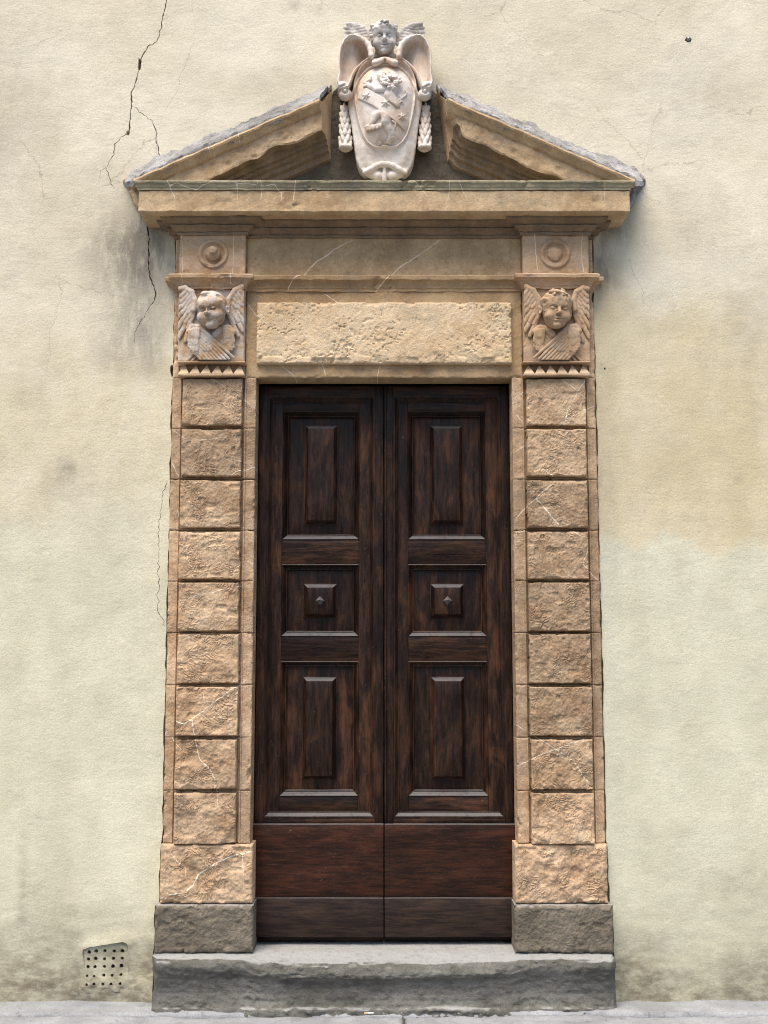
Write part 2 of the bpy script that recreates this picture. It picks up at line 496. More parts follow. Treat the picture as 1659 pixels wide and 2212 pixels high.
# ------------------------------------------------------------------ materials
class MB:
    ROUGH = .0012
    def __init__(s, name, rough=.85, spec=.3):
        s.m = bpy.data.materials.new(name); s.m.use_nodes = True
        s.t = s.m.node_tree; s.n = s.t.nodes; s.l = s.t.links
        s.b = s.n['Principled BSDF']
        s.b.inputs['Roughness'].default_value = rough
        s.b.inputs['Specular IOR Level'].default_value = spec
        s.pos = s.n.new('ShaderNodeNewGeometry').outputs['Position']
    def put(s, sock, v):
        if isinstance(v, (int, float)): sock.default_value = v
        elif isinstance(v, tuple): sock.default_value = (*v, 1) if len(v) == 3 and sock.type == 'RGBA' else v
        else: s.l.new(v, sock)
    def map(s, scale=(1, 1, 1), rot=(0, 0, 0), src=None):
        m = s.n.new('ShaderNodeMapping')
        m.inputs['Scale'].default_value = scale; m.inputs['Rotation'].default_value = rot
        s.l.new(src or s.pos, m.inputs['Vector']); return m.outputs[0]
    def noise(s, scale, detail=4, rough=.55, vec=None, dist=0.0):
        k = s.n.new('ShaderNodeTexNoise')
        k.inputs['Scale'].default_value = scale; k.inputs['Detail'].default_value = detail
        k.inputs['Roughness'].default_value = rough; k.inputs['Distortion'].default_value = dist
        s.l.new(vec or s.pos, k.inputs['Vector']); return k.outputs[0]
    def voro(s, scale, feat='F1', vec=None, out=0, rnd=1.0):
        k = s.n.new('ShaderNodeTexVoronoi'); k.feature = feat
        k.inputs['Scale'].default_value = scale; k.inputs['Randomness'].default_value = rnd
        s.l.new(vec or s.pos, k.inputs['Vector']); return k.outputs[out]
    def ramp(s, v, a, b, lo=0.0, hi=1.0):
        k = s.n.new('ShaderNodeMapRange'); k.interpolation_type = 'SMOOTHSTEP'
        s.put(k.inputs['Value'], v)
        for i, q in zip(('From Min', 'From Max', 'To Min', 'To Max'), (a, b, lo, hi)): k.inputs[i].default_value = q
        return k.outputs[0]
    def math(s, op, a, b=0.0):
        k = s.n.new('ShaderNodeMath'); k.operation = op
        s.put(k.inputs[0], a); s.put(k.inputs[1], b); return k.outputs[0]
    def mix(s, f, a, b, mode='MIX'):
        k = s.n.new('ShaderNodeMix'); k.data_type = 'RGBA'; k.blend_type = mode
        s.put(k.inputs[0], f); s.put(k.inputs[6], a); s.put(k.inputs[7], b); return k.outputs[2]
    def attr(s, name):
        k = s.n.new('ShaderNodeAttribute'); k.attribute_name = name; return k.outputs['Fac']
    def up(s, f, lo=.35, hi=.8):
        """mask for sky light painted pale on faces that look upwards"""
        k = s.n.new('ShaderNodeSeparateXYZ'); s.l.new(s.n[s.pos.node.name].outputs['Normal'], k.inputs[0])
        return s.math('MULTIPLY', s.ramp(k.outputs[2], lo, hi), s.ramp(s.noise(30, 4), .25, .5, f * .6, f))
    def rand(s):
        return s.n.new('ShaderNodeObjectInfo').outputs['Random']
    def color(s, c): s.put(s.b.inputs['Base Color'], c)
    def bump(s, *hs):
        """hs: (height socket, distance)"""
        prev = None
        for h, d in hs:
            k = s.n.new('ShaderNodeBump'); k.inputs['Strength'].default_value = 1.0; s.put(k.inputs['Distance'], d)
            s.l.new(h, k.inputs['Height'])
            if prev: s.l.new(prev, k.inputs['Normal'])
            prev = k.outputs[0]
        s.l.new(prev, s.b.inputs['Normal'])

def mat_plaster():
    m = MB('lime_plaster', .92, .15)
    big = m.noise(1.6, 5, .6); mid = m.noise(7, 5, .6); fine = m.noise(140, 3, .6)
    streak = m.noise(3.0, 5, .6, m.map((1.5, 1, .6)))
    c = m.mix(m.ramp(big, .35, .65), (.655, .605, .475), (.73, .685, .565))
    cy = m.mix(m.ramp(streak, .35, .65), (.57, .50, .335), (.64, .57, .41))
    cg = m.mix(m.ramp(streak, .3, .7), (.57, .56, .43), (.64, .63, .50))
    wob = m.math('MULTIPLY', m.math('SUBTRACT', mid, .5), .5)
    c = m.mix(m.ramp(m.math('ADD', m.attr('yellow'), wob), .2, .8), c, cy)
    c = m.mix(m.math('ADD', m.attr('green'), m.math('MULTIPLY', m.math('MULTIPLY', wob, m.attr('green')), .5)), c, cg)
    c = m.mix(m.math('MULTIPLY', m.ramp(mid, .42, .72), .22), c, (.43, .385, .30))
    blot = m.ramp(m.noise(2.6, 6, .65, m.map((1, 1, 1), (0, 0, 1.0))), .5, .75)
    c = m.mix(m.math('MULTIPLY', blot, .17), c, (.34, .31, .25))
    sp = m.ramp(m.noise(55, 4, .7), .64, .74)
    c = m.mix(m.math('MULTIPLY', sp, m.ramp(m.noise(4, 3), .45, .65, .05, .6)), c, (.25, .22, .17))
    soot = m.math('MULTIPLY', m.attr('soot'), m.ramp(m.math('ADD', m.noise(14, 6, .7, m.map((1.4, 1, .45))), m.math('MULTIPLY', fine, .12)), .34, .62, .25, .85))
    c = m.mix(soot, c, (.17, .15, .13))
    dirt = m.math('MULTIPLY', m.attr('dirt'), m.ramp(m.noise(15, 6, .72, m.map((.7, 1, 1.4))), .3, .66, .4, .95))
    c = m.mix(dirt, c, (.16, .138, .098))
    gr = m.math('MULTIPLY', m.ramp(fine, .3, .7, .91, 1.06), m.ramp(m.noise(320, 2, .6), .3, .7, .93, 1.05))
    c = m.mix(1.0, c, gr, 'MULTIPLY')
    cell = m.voro(1.35, 'DISTANCE_TO_EDGE', m.mix(.12, m.pos, m.n[m.noise(5, 5, .65).node.name].outputs['Color']))
    hair = m.math('MULTIPLY', m.ramp(cell, .0, .004, 1.0, 0.0), m.math('MULTIPLY', m.attr('craze'), m.ramp(m.noise(2.2, 2), .46, .60)))
    c = m.mix(m.math('MULTIPLY', hair, .42), c, (.22, .19, .155))
    m.color(c)
    trowel = m.noise(26, 4, .55, m.map((1, 1, 2.2), (0, .5, 0)))
    swirl = m.noise(2.6, 5, .6, m.map((1, 1, 1.5), (0, .5, 0)), .8)
    m.bump((mid, .006), (swirl, .004), (trowel, .0010), (m.noise(95, 4, .6), m.ROUGH), (m.noise(260, 2, .5), .0008))
    return m.m

def mat_stone(name, lo=(.33, .212, .125), hi=(.50, .365, .245), grey=(.30, .225, .155), greyf=.45, rnd=.16, lime=0.0, soot=0.0, bump=1.0, lam=0.0, dark=(.13, .085, .05)):
    m = MB(name, .85, .2)
    a = m.noise(5, 6, .62); b = m.noise(21, 6, .65, None, .6); f = m.noise(170, 3, .65)
    c = m.mix(m.ramp(a, .32, .68), lo, hi)
    c = m.mix(m.math('MULTIPLY', m.ramp(b, .45, .7), .55), c, (hi[0] * 1.12, hi[1] * 1.12, hi[2] * 1.12))
    c = m.mix(m.math('MULTIPLY', m.ramp(m.noise(8, 5, .6, m.map((1, 1, 1), (.7, .3, .5))), .5, .68), greyf), c, grey)
    c = m.mix(m.math('MULTIPLY', m.ramp(m.noise(34, 6, .7), .56, .74), .55), c, dark)
    c = m.mix(m.math('MULTIPLY', m.ramp(m.noise(13, 5, .6, m.map((1, 1, 1), (.2, 1, .5))), .55, .72), .25), c, (.44, .27, .14))
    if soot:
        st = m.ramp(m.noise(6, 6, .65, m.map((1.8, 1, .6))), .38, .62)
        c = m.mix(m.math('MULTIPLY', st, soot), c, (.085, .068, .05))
    if lam:                                                  # bent sedimentary bands of the stone itself
        w = m.noise(5.5, 3, .55, None, 1.2)
        s = m.math('FRACT', m.math('MULTIPLY', w, 26.0))
        band = m.ramp(m.math('ABSOLUTE', m.math('SUBTRACT', s, .5)), .05, .45)
        c = m.mix(m.math('MULTIPLY', m.math('MULTIPLY', band, m.ramp(m.noise(12, 4), .4, .6)), lam), c, (.20, .125, .075))
    if lime:
        l = m.ramp(m.noise(11, 6, .7), .40, .56)
        c = m.mix(m.math('MULTIPLY', l, lime), c, (.62, .60, .58))
    vn = m.math('MULTIPLY', m.ramp(m.math('ABSOLUTE', m.attr('veind')), .7, 1.25, 1.0, 0.0), m.attr('veinm'))
    c = m.mix(m.math('MULTIPLY', vn, m.ramp(m.noise(24, 3), .3, .5, .35, .95)), c, (.76, .68, .56))
    r = m.ramp(m.rand(), 0, 1, 1 - rnd, 1 + rnd)
    c = m.mix(1.0, c, r, 'MULTIPLY')
    c = m.mix(1.0, c, m.ramp(f, .25, .75, .82, 1.14), 'MULTIPLY')
    m.color(c)
    m.bump((b, .006 * bump), (m.noise(75, 5, .65), .004 * bump), (f, .0016 * bump))
    return m.m

def mat_grey(name, lo, hi, warm, bump=1.0, stain=.35, toplight=0):
    m = MB(name, .8, .3)
    a = m.noise(4, 6, .62); b = m.noise(26, 6, .65); f = m.noise(190, 3, .6)
    c = m.mix(m.ramp(a, .32, .68), lo, hi)
    c = m.mix(m.math('MULTIPLY', m.ramp(b, .45, .68), .5), c, warm)
    c = m.mix(m.math('MULTIPLY', m.ramp(m.noise(11, 6, .7, m.map((1, 1, 2))), .5, .7), stain), c, (lo[0] * .45, lo[1] * .43, lo[2] * .38))
    c = m.mix(m.math('MULTIPLY', m.ramp(m.noise(70, 4, .7), .64, .72), .45), c, (hi[0] * 1.35, hi[1] * 1.35, hi[2] * 1.32))
    c = m.mix(1.0, c, m.ramp(f, .25, .75, .8, 1.16), 'MULTIPLY')
    if toplight: c = m.mix(m.up(toplight, .74, .97), c, (.40, .405, .41))  # upward faces paled to paint in the light of the sky
    m.color(c)
    m.bump((b, .007 * bump), (m.noise(85, 5, .65), .005 * bump), (f, .0018 * bump))
    return m.m

def mat_wood(name, axis, lo=(.0065, .0032, .0025), hi=(.036, .0165, .0105), wear=(.095, .038, .016), wearf=.58, rnd=.3):
    m = MB(name, .45, .2)
    sc = {'z': (40, 40, 4.5), 'x': (4.5, 40, 40)}[axis]
    sl = {'z': (8, 8, 2.6), 'x': (2.6, 8, 8)}[axis]
    g = m.noise(1.6, 7, .68, m.map(sc), .4)
    g2 = m.noise(5.5, 4, .7, m.map(sc))
    l = m.noise(1.5, 6, .62, m.map(sl), .8)
    c = m.mix(m.ramp(g, .35, .68), lo, hi)
    c = m.mix(m.math('MULTIPLY', m.ramp(l, .46, .66), wearf), c, m.mix(m.ramp(g, .35, .62), hi, wear))
    c = m.mix(m.math('MULTIPLY', m.ramp(m.noise(1.3, 5, .6, m.map(sl, (.4, .2, .1))), .5, .66), .7), c, lo)
    c = m.mix(m.math('MULTIPLY', m.ramp(g2, .60, .72), .35), c, (.12, .085, .065))
    c = m.mix(m.math('MULTIPLY', m.ramp(m.noise(60, 3, .7), .70, .76), .5), c, (.2, .17, .15))
    c = m.mix(1.0, c, m.ramp(m.rand(), 0, 1, 1 - rnd, 1 + rnd), 'MULTIPLY')
    c = m.mix(m.up(.75), c, (.14, .137, .142))  # sky highlight on upward bevels, put into the wood colour with some dustiness
    m.color(c)
    m.put(m.b.inputs['Roughness'], m.ramp(l, .3, .7, .32, .55))
    m.bump((g, .0022), (g2, .0009), (m.noise(60, 4, .6), .0012))
    return m.m

def mat_marble():
    m = MB('weathered_marble', .6, .3)
    a = m.noise(7, 6, .6); b = m.noise(24, 6, .68); f = m.noise(210, 3, .6)
    c = m.mix(m.ramp(a, .35, .65), (.70, .63, .565), (.80, .75, .71))
    c = m.mix(m.math('MULTIPLY', m.ramp(m.noise(5, 6, .65, m.map((1.3, 1, .7))), .45, .63), .75), c, (.60, .43, .30))
    c = m.mix(m.math('MULTIPLY', m.ramp(b, .52, .70), .5), c, (.40, .35, .31))
    c = m.mix(m.math('MULTIPLY', m.ramp(m.noise(60, 5, .7), .62, .72), .5), c, (.26, .235, .21))
    c = m.mix(1.0, c, m.ramp(f, .25, .75, .92, 1.06), 'MULTIPLY')
    m.color(c); m.bump((b, .003), (f, .0012)); return m.m

def mat_grey_marble():
    m = MB('soot_greyed_marble', .7, .25)
    a = m.noise(16, 6, .62); f = m.noise(210, 3, .6)
    c = m.mix(m.ramp(a, .36, .66), (.34, .32, .30), (.68, .65, .62))
    c = m.mix(m.math('MULTIPLY', m.ramp(m.noise(45, 5, .7), .56, .7), .6), c, (.19, .175, .16))
    m.color(m.mix(1.0, c, m.ramp(f, .25, .75, .9, 1.08), 'MULTIPLY')); m.bump((a, .003), (f, .0012)); return m.m

def mat_plain(name, c, rough=.6, metal=0.0, nz=.3):
    m = MB(name, rough, .4)
    m.color(m.mix(m.ramp(m.noise(60, 4, .6), .3, .7, 0, nz), c, tuple(q * .4 for q in c)))
    m.b.inputs['Metallic'].default_value = metal
    m.bump((m.noise(120, 3), .001)); return m.m

PLASTER = mat_plaster()
STONE = mat_stone('ochre_sandstone', (.34, .22, .13), (.52, .385, .26), lam=.5, bump=.75)
SMOOTH = mat_stone('smooth_sandstone', (.33, .215, .115), (.46, .33, .195), (.27, .215, .15), .4, .06, bump=.55)
SHADESOOT = mat_stone('shade_and_soot_sandstone', (.215, .155, .10), (.30, .22, .145), (.17, .145, .115), .6, .05, soot=.38, bump=.7)  # base darkened to paint in the shade under mouldings, besides soot streaks
CORONA = mat_stone('corona_sandstone', (.41, .275, .155), (.58, .435, .275), (.34, .275, .195), .45, .05, soot=.15, bump=.6)
CAPSTONE = mat_stone('lichen_grey_sandstone', (.27, .24, .165), (.42, .37, .25), (.22, .215, .17), .7, .05, bump=.7)
PALE = mat_stone('pale_pitted_stone', (.55, .40, .24), (.70, .55, .375), (.52, .43, .32), .4, .02, dark=(.30, .19, .10))
CARVED = mat_stone('carved_sandstone', (.37, .23, .125), (.52, .36, .225), (.30, .235, .175), .5, .05, lime=.12, bump=.4)
LIMED = mat_stone('lime_streaked_sandstone', (.36, .235, .14), (.50, .35, .22), (.34, .30, .26), .6, .05, lime=.6, bump=.4)
PLINTH = mat_grey('grey_plinth_stone', (.125, .108, .082), (.205, .18, .14), (.19, .155, .11), toplight=.5)
STEP = mat_grey('grey_step_stone', (.095, .092, .083), (.185, .182, .168), (.135, .125, .105), 1.4, stain=.7, toplight=.8)
PAVING = mat_grey('bluish_paving_stone', (.235, .245, .265), (.34, .355, .38), (.29, .29, .29), .8, .3)
ROADSTONE = mat_grey('dark_roadway_stone', (.09, .09, .09), (.15, .15, .145), (.13, .125, .115), .8, .3)  # road out of view, kept dark to cut bounce light under the cornice
MORTAR = mat_grey('blue_grey_mortar', (.20, .20, .205), (.46, .46, .47), (.30, .27, .23), 1.6, .8)
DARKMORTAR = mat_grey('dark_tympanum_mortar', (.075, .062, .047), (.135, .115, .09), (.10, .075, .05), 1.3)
DIRT = mat_grey('joint_dirt', (.05, .042, .034), (.10, .085, .065), (.08, .055, .04), 1.0)
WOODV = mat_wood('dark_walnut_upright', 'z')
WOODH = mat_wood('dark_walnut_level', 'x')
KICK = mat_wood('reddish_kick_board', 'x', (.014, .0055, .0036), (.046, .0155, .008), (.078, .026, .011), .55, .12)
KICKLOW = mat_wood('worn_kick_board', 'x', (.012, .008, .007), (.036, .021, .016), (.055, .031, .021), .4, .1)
MARBLE = mat_marble()
GREYMARBLE = mat_grey_marble()
IRON = mat_plain('dark_iron', (.30, .29, .29), .4, .6)
VOID = mat_plain('deep_shadowed_core', (.03, .026, .022), .95)
PAPER = mat_plain('cigarette_paper', (.80, .78, .73), .8, 0, .1)
FILTER = mat_plain('cigarette_filter', (.62, .47, .30), .8, 0, .3)

# ------------------------------------------------------------------ the street
def pavement():
    g = 0
    xs = lines(-30, 30, 3); ys = lines(-60, .4, 3)
    X, Y = np.meshgrid(xs, ys, indexing='ij')
    V = np.stack([X, Y, np.full(X.shape, -.022)], -1).reshape(-1, 3)
    st = mk('street', V, [quads(*X.shape)], DIRT, None, {}, sharp=None)
    tag(st, 'dirt bedding of the street under the grey paving slabs', kind='structure')
    rnd = random.Random(4)
    def slabm(x0, x1, y0, y1, z, seed, mat=PAVING):
        rs = .012 if (y1 > -.7 and x1 > -2.6 and x0 < 2.6) else .2
        xs = lines(x0, x1, rs); ys = lines(y0, y1, rs)
        X, Y = np.meshgrid(xs, ys, indexing='ij')
        d = edge_d(X, Y, x0, x1, y0, y1)
        r = .012 * (1 + .8 * fb2(X * 20, Y * 20, seed)) + .02 * sst(.6, .9, vn2(X * 9, Y * 9, seed + 2))
        t = np.clip(1 - d / np.maximum(r, .003), 0, 1)
        Z = z + .004 * fb2(X * 5, Y * 5, seed + 3) + .0025 * fb2(X * 30, Y * 30, seed + 4) - .016 * t * t
        if rs < .1: Z = Z - .006 * sst(.55, .8, vn2(X * 6, Y * 16, seed + 6))
        wob = .007 * fb2(X * 5, Y * 5, seed + 8)
        V = np.stack([X, Y + wob * (d < .03), Z], -1).reshape(-1, 3)
        nx, nz = X.shape
        ring = [i * nz for i in range(nx)] + [(nx - 1) * nz + j for j in range(1, nz)] + [i * nz + nz - 1 for i in range(nx - 2, -1, -1)] + [j for j in range(nz - 2, 0, -1)]
        ring = np.array(ring); b0 = len(V); bk = V[ring].copy(); bk[:, 2] = -.03
        k = np.arange(len(ring)); k2 = (k + 1) % len(ring)
        V = np.vstack([V, bk])
        return mk('paving_slab', V, [quads(nx, nz), np.stack([ring[k], b0 + k, b0 + k2, ring[k2]], -1)], mat, st, {}, sharp=60)
    x = -6.3; k = 0
    while x < 6.3:                                   # narrow strip of kerb stones along the foot of the wall
        L = rnd.uniform(1.6, 2.9); slabm(x, x + L - .008, -.165, .03, rnd.uniform(.002, .008), 100 + k); x += L; k += 1
    y = -.175
    for row in range(3):
        wdt = rnd.uniform(.42, .55); x = -6.5 + rnd.uniform(0, .6)
        while x < 6.3:
            L = rnd.uniform(1.5, 2.6); slabm(x, x + L - .01, y - wdt, y - .004, rnd.uniform(-.003, .004), 200 + k); x += L; k += 1
        y -= wdt + .008
    slabm(-30, 30, -60, y, -.004, 999, ROADSTONE)
pavement()

# ------------------------------------------------------------------ the plastered wall, with its cracks and holes cut into it
rng = np.random.default_rng(7)
def crack_poly(pts, w0, w1, seed, jag=.003, res=.014):
    P = resample(pts, res); n = len(P)
    r = np.random.default_rng(seed)
    d = np.gradient(P, axis=0); d /= np.linalg.norm(d, axis=1, keepdims=True) + 1e-9
    nn = np.stack([-d[:, 1], d[:, 0]], -1)
    P = P + nn * (r.normal(0, jag, (n, 1)))
    t = np.linspace(0, 1, n)
    w = (w0 * (1 - t) + w1 * t) * r.uniform(.45, 1.4, n)
    w[0] *= .2; w[-1] *= .15
    return np.vstack([P + nn * w[:, None] / 2, (P - nn * w[:, None] / 2)[::-1]])

def blob_poly(c, rx, rz, seed, n=14, j=.25):
    r = np.random.default_rng(seed); a = np.arange(n) / n * 2 * math.pi
    k = 1 + r.uniform(-j, j, n)
    return np.stack([c[0] + rx * k * np.cos(a), c[1] + rz * k * np.sin(a)], -1)

Q8 = (172.8, 0, .3517)
c1 = WP([(560,-190),(545,-60),(533,0),(520,60),(500,140),(495,205),(470,255),(415,287),(385,335),(375,380),(360,440),(335,530),(315,565),(318,640),(310,720),(305,800),(295,822)], 0, *Q8)
c2 = WP([(296,818),(240,860),(215,885),(208,950),(165,1025)], 0, *Q8)
c2b = WP([(166,1020),(172,1060),(190,1110),(210,1160)], 0, *Q8)
c2c = WP([(166,1022),(130,1050),(105,1130)], 0, *Q8)
c3 = WP([(317,648),(380,695),(450,745)], 0, *Q8)
c3b = WP([(449,744),(465,800),(472,890),(490,950),(500,985)], 0, *Q8)
c4 = WP([(400,1300),(405,1370),(425,1470),(418,1600),(425,1665),(445,1740),(465,1800),(455,1850)], 0, *Q8)
c4b = WP([(456,1845),(400,1930),(350,2010),(335,2060),(337,2110)], 0, *Q8)
Q9 = (0, 691.3, .5469)
c5 = WP([(668,640),(650,680),(640,715),(632,770),(627,830),(630,900),(628,1000),(628,1100),(627,1155),(648,1190),(655,1213)], 0, *Q9)
holes = [crack_poly(c1, .0055, .0065, 1, .0022), crack_poly(c2, .0045, .004, 2, .0022), crack_poly(c2b, .004, .002, 3), crack_poly(c2c, .002, .0012, 31),
         crack_poly(c3, .0022, .003, 4), crack_poly(c3b, .0045, .004, 5), crack_poly(c4, .0055, .0048, 6, .0022), crack_poly(c4b, .0036, .0022, 7),
         crack_poly(c5, .0032, .0026, 8, .0035)]
chip_c = W(*(np.array(Q8[:2]) + Q8[2] * np.array((366, 392))), 0)
holes.append(blob_poly(chip_c, .0085, .034, 11))
holes.append(blob_poly(W(172.8 + .3517 * 296, .3517 * 818, 0), .009, .014, 12))
STUB = W(1487, 85, 0)
holes.append(blob_poly(STUB, .0155, .0135, 13, 16, .12))
for (px, py, a, b, s) in ((1306, 797, .004, .006, 18), (372, 800, .007, .03, 19)):
    holes.append(blob_poly(W(px, py, 0), a, b, s, 12, .3))
VQ = (0, 1901.0, .2604)
vent_poly = np.array(WP([(692,572),(740,552),(810,540),(880,528),(960,516),(1030,505),(1058,515),(1066,550),(1072,600),(1062,700),(1066,800),(1056,862),(1030,885),(900,880),(800,895),(690,890),(682,840),(706,770),(698,680),(690,620)], 0, *VQ))
vent_poly = resample([tuple(p) for p in vent_poly], .012, True) + rng.normal(0, .0012, (len(resample([tuple(p) for p in vent_poly], .012, True)), 2))
holes.append(vent_poly)
# opening for the stone door surround, its ragged edge a finger off the stone
half = [(1.012, 3.58), (1.012, 3.36), (1.008, 3.20), (1.010, 2.6), (1.008, 2.0), (1.012, 1.5), (1.010, .72), (1.016, .68), (1.018, .44), (1.034, .42), (1.034, .25), (1.036, .22), (1.034, .10), (1.030, -.06)]
pl = [(-a, b) for a, b in half][::-1]
portal = resample(pl, .022)
portal = portal + np.stack([.0045 * fb2(portal[:, 1] * 20, portal[:, 1] * 0 + 3, 3, 3), 0 * portal[:, 0]], -1)
pr = resample(half, .022); pr = pr + np.stack([.0035 * fb2(pr[:, 1] * 22, pr[:, 1] * 0 + 9, 4, 3), 0 * pr[:, 0]], -1)
portal_poly = np.vstack([portal, pr])
holes.append(portal_poly)

def build_wall():
    gx = np.concatenate([np.arange(-5, -2.2, .2), np.arange(-2.2, 2.201, .04), np.arange(2.4, 5.01, .2)])
    gz = np.concatenate([np.arange(-.06, .5, .02), np.arange(.5, 5.0, .04), np.arange(5.2, 7.3, .25)])
    GX, GZ = np.meshgrid(gx, gz, indexing='ij')
    pts = np.stack([GX.ravel(), GZ.ravel()], -1)
    core = (np.abs(pts[:, 0]) < 2.15) & (pts[:, 1] > -.03) & (pts[:, 1] < 4.9)
    pts[core] += rng.uniform(-.007, .007, (core.sum(), 2))
    keep = np.ones(len(pts), bool)
    for h in holes:
        lo = h.min(0) - .03; hi = h.max(0) + .03
        m = np.where(keep & (pts[:, 0] > lo[0]) & (pts[:, 0] < hi[0]) & (pts[:, 1] > lo[1]) & (pts[:, 1] < hi[1]))[0]
        if len(m): keep[m[poly_sd(pts[m, 0], pts[m, 1], h) < .004]] = False
    pts = pts[keep]
    vs = [Vector(p) for p in pts]; es = []
    for h in holes:
        b = len(vs); n = len(h)
        vs += [Vector(p) for p in h]; es += [(b + i, b + (i + 1) % n) for i in range(n)]
    ov, oe, of, *_ = delaunay_2d_cdt(vs, es, [], 0, 1e-6)
    P = np.array([tuple(v) for v in ov]); T = np.array([f for f in of if len(f) == 3], int)
    cen = P[T].mean(1); out = np.zeros(len(T), bool)
    for h in holes:
        lo = h.min(0); hi = h.max(0)
        m = np.where((cen[:, 0] > lo[0]) & (cen[:, 0] < hi[0]) & (cen[:, 1] > lo[1]) & (cen[:, 1] < hi[1]))[0]
        if len(m): out[m[poly_sd(cen[m, 0], cen[m, 1], h) < 0]] = True
    T = T[~out]
    a = P[T]; ar = (a[:, 1, 0] - a[:, 0, 0]) * (a[:, 2, 1] - a[:, 0, 1]) - (a[:, 1, 1] - a[:, 0, 1]) * (a[:, 2, 0] - a[:, 0, 0])
    T[ar < 0] = T[ar < 0][:, ::-1]
    x, z = P[:, 0], P[:, 1]
    y = -.0035 * fb2(x * 2.2, z * 2.2, 40, 4) - .0012 * fb2(x * 14, z * 14, 41, 3)
    low = sst(.62, .0, z)
    y -= low * (.007 * fb2(x * 5, z * 9, 42, 4) + .004)
    y -= .010 * low * sst(.0, .5, fb2(x * 1.4 + 3, z * 6, 43, 3))
    # plaster dragged up into a lip over the vent, and lumps of mortar at its foot
    vd = poly_sd(x, z, vent_poly)
    y -= .010 * np.exp(-(np.maximum(vd, 0) / .03) ** 2) * sst(.10, .26, z) + .010 * np.exp(-(np.maximum(vd, 0) / .05) ** 2) * sst(.12, .02, z) * (1 + fb2(x * 30, z * 30, 44, 2))
    px = np.abs(x)
    y -= .014 * np.exp(-((px - 1.02) / .05) ** 2) * sst(3.5, 2.8, z)                       # plaster feathered out against the stone
    n0 = len(P)
    V = np.stack([x, y, z], -1)
    e = np.vstack([T[:, [0, 1]], T[:, [1, 2]], T[:, [2, 0]]])
    key = np.sort(e, 1); u, inv, cnt = np.unique(key, axis=0, return_inverse=True, return_counts=True)
    be = e[cnt[inv.ravel()] == 1]
    bv = np.unique(be); mp = np.full(n0, -1); mp[bv] = n0 + np.arange(len(bv))
    bk = V[bv].copy(); bk[:, 1] = .06
    V = np.vstack([V, bk])
    S = np.stack([be[:, 1], be[:, 0], mp[be[:, 0]], mp[be[:, 1]]], -1)
    x, z = V[:, 0], V[:, 2]
    def g(cx, cz, sx, sz): return np.exp(-((x - cx) / sx) ** 2 - ((z - cz) / sz) ** 2)
    w = .10 * fb2(x * 3, z * 3, 50, 4)
    # right side: repainted yellow band ending at a ragged line; below it the greener coat
    zr = 2.06 + .05 * fb2(x * 4, x * 0, 51, 4) + .05 * np.exp(-((x - 1.36) / .12) ** 2) - .04 * np.exp(-((x - 1.2) / .08) ** 2)
    green_r = sst(.012, -.012, z - zr)
    green_l = sst(2.55, 1.9, z + w * 2)
    green = np.where(x > 0, green_r, green_l * .75)
    yellow = np.clip(sst(3.55, 2.9, z + w * 2 + np.where(x > 0, .25 * (np.abs(x) - 1.3), .2)) * np.where(x > 0, .95, .48) + .06, 0, 1)
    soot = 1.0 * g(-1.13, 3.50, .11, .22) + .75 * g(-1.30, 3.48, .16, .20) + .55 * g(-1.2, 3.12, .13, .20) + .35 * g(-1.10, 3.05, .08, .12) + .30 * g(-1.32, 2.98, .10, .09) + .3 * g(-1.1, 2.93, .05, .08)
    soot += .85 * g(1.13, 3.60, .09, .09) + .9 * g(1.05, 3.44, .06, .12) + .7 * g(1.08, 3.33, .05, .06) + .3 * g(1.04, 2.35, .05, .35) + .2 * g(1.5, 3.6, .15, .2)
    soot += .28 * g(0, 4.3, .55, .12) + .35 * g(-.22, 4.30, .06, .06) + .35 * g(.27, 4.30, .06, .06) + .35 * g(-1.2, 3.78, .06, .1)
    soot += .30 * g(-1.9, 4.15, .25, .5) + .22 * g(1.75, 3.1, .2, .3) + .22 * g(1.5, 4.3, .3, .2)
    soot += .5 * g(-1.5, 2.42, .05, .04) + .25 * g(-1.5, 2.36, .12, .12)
    for cx_, cy_, rr_ in ((638, 7, .018), (689, 20, .014), (1590, 1037, .016)):
        q_ = W(cx_, cy_, 0); soot += .9 * g(q_[0], q_[1], rr_, rr_)
    soot = np.clip(soot, 0, 1)
    dirt = 1.0 * sst(.46, .0, z - .12 * fb2(x * 2, z * 2, 54, 3) - np.where(x > 0, .05, .0)) + .35 * g(1.55, .5, .3, .15) + .25 * g(-1.55, .5, .2, .2)
    craze = sst(2.6, 3.3, z)
    # thin scratches and rust-brown streaks low on the wall
    def streak(pts, wd):
        d = np.full(len(x), 9.)
        for (ax, az), (bx, bz) in zip(pts[:-1], pts[1:]):
            t = np.clip(((x - ax) * (bx - ax) + (z - az) * (bz - az)) / ((bx - ax) ** 2 + (bz - az) ** 2), 0, 1)
            d = np.minimum(d, np.hypot(x - ax - t * (bx - ax), z - az - t * (bz - az)))
        return np.exp(-(d / wd) ** 2)
    dirt = np.clip(dirt + .3 * streak(WP([(36,1715),(44,1760),(52,1850),(50,2000)], 0), .012), 0, 1)
    wall = mk('plastered_wall', V, [T, S], PLASTER, None, {'yellow': yellow, 'green': green, 'soot': soot, 'dirt': dirt, 'craze': craze}, sharp=50, origin=np.array([0, 0, 0]))
    tag(wall, 'cream plastered house wall, cracked and stained, round the stone doorway', 'wall')
    box('masonry_core', -5, -.64, .062, .30, -.06, 7.25, VOID, wall, .004)
    box('masonry_core', .64, 5, .062, .30, -.06, 7.25, VOID, wall, .004)
    box('masonry_core', -.637, .637, .062, .30, 2.90, 7.25, VOID, wall, .004)
    box('dark_backing', -.637, .637, .20, .30, -.06, 2.897, VOID, wall, .004)  # backing added so the door gaps read as unlit interior
    return wall
wall = build_wall()

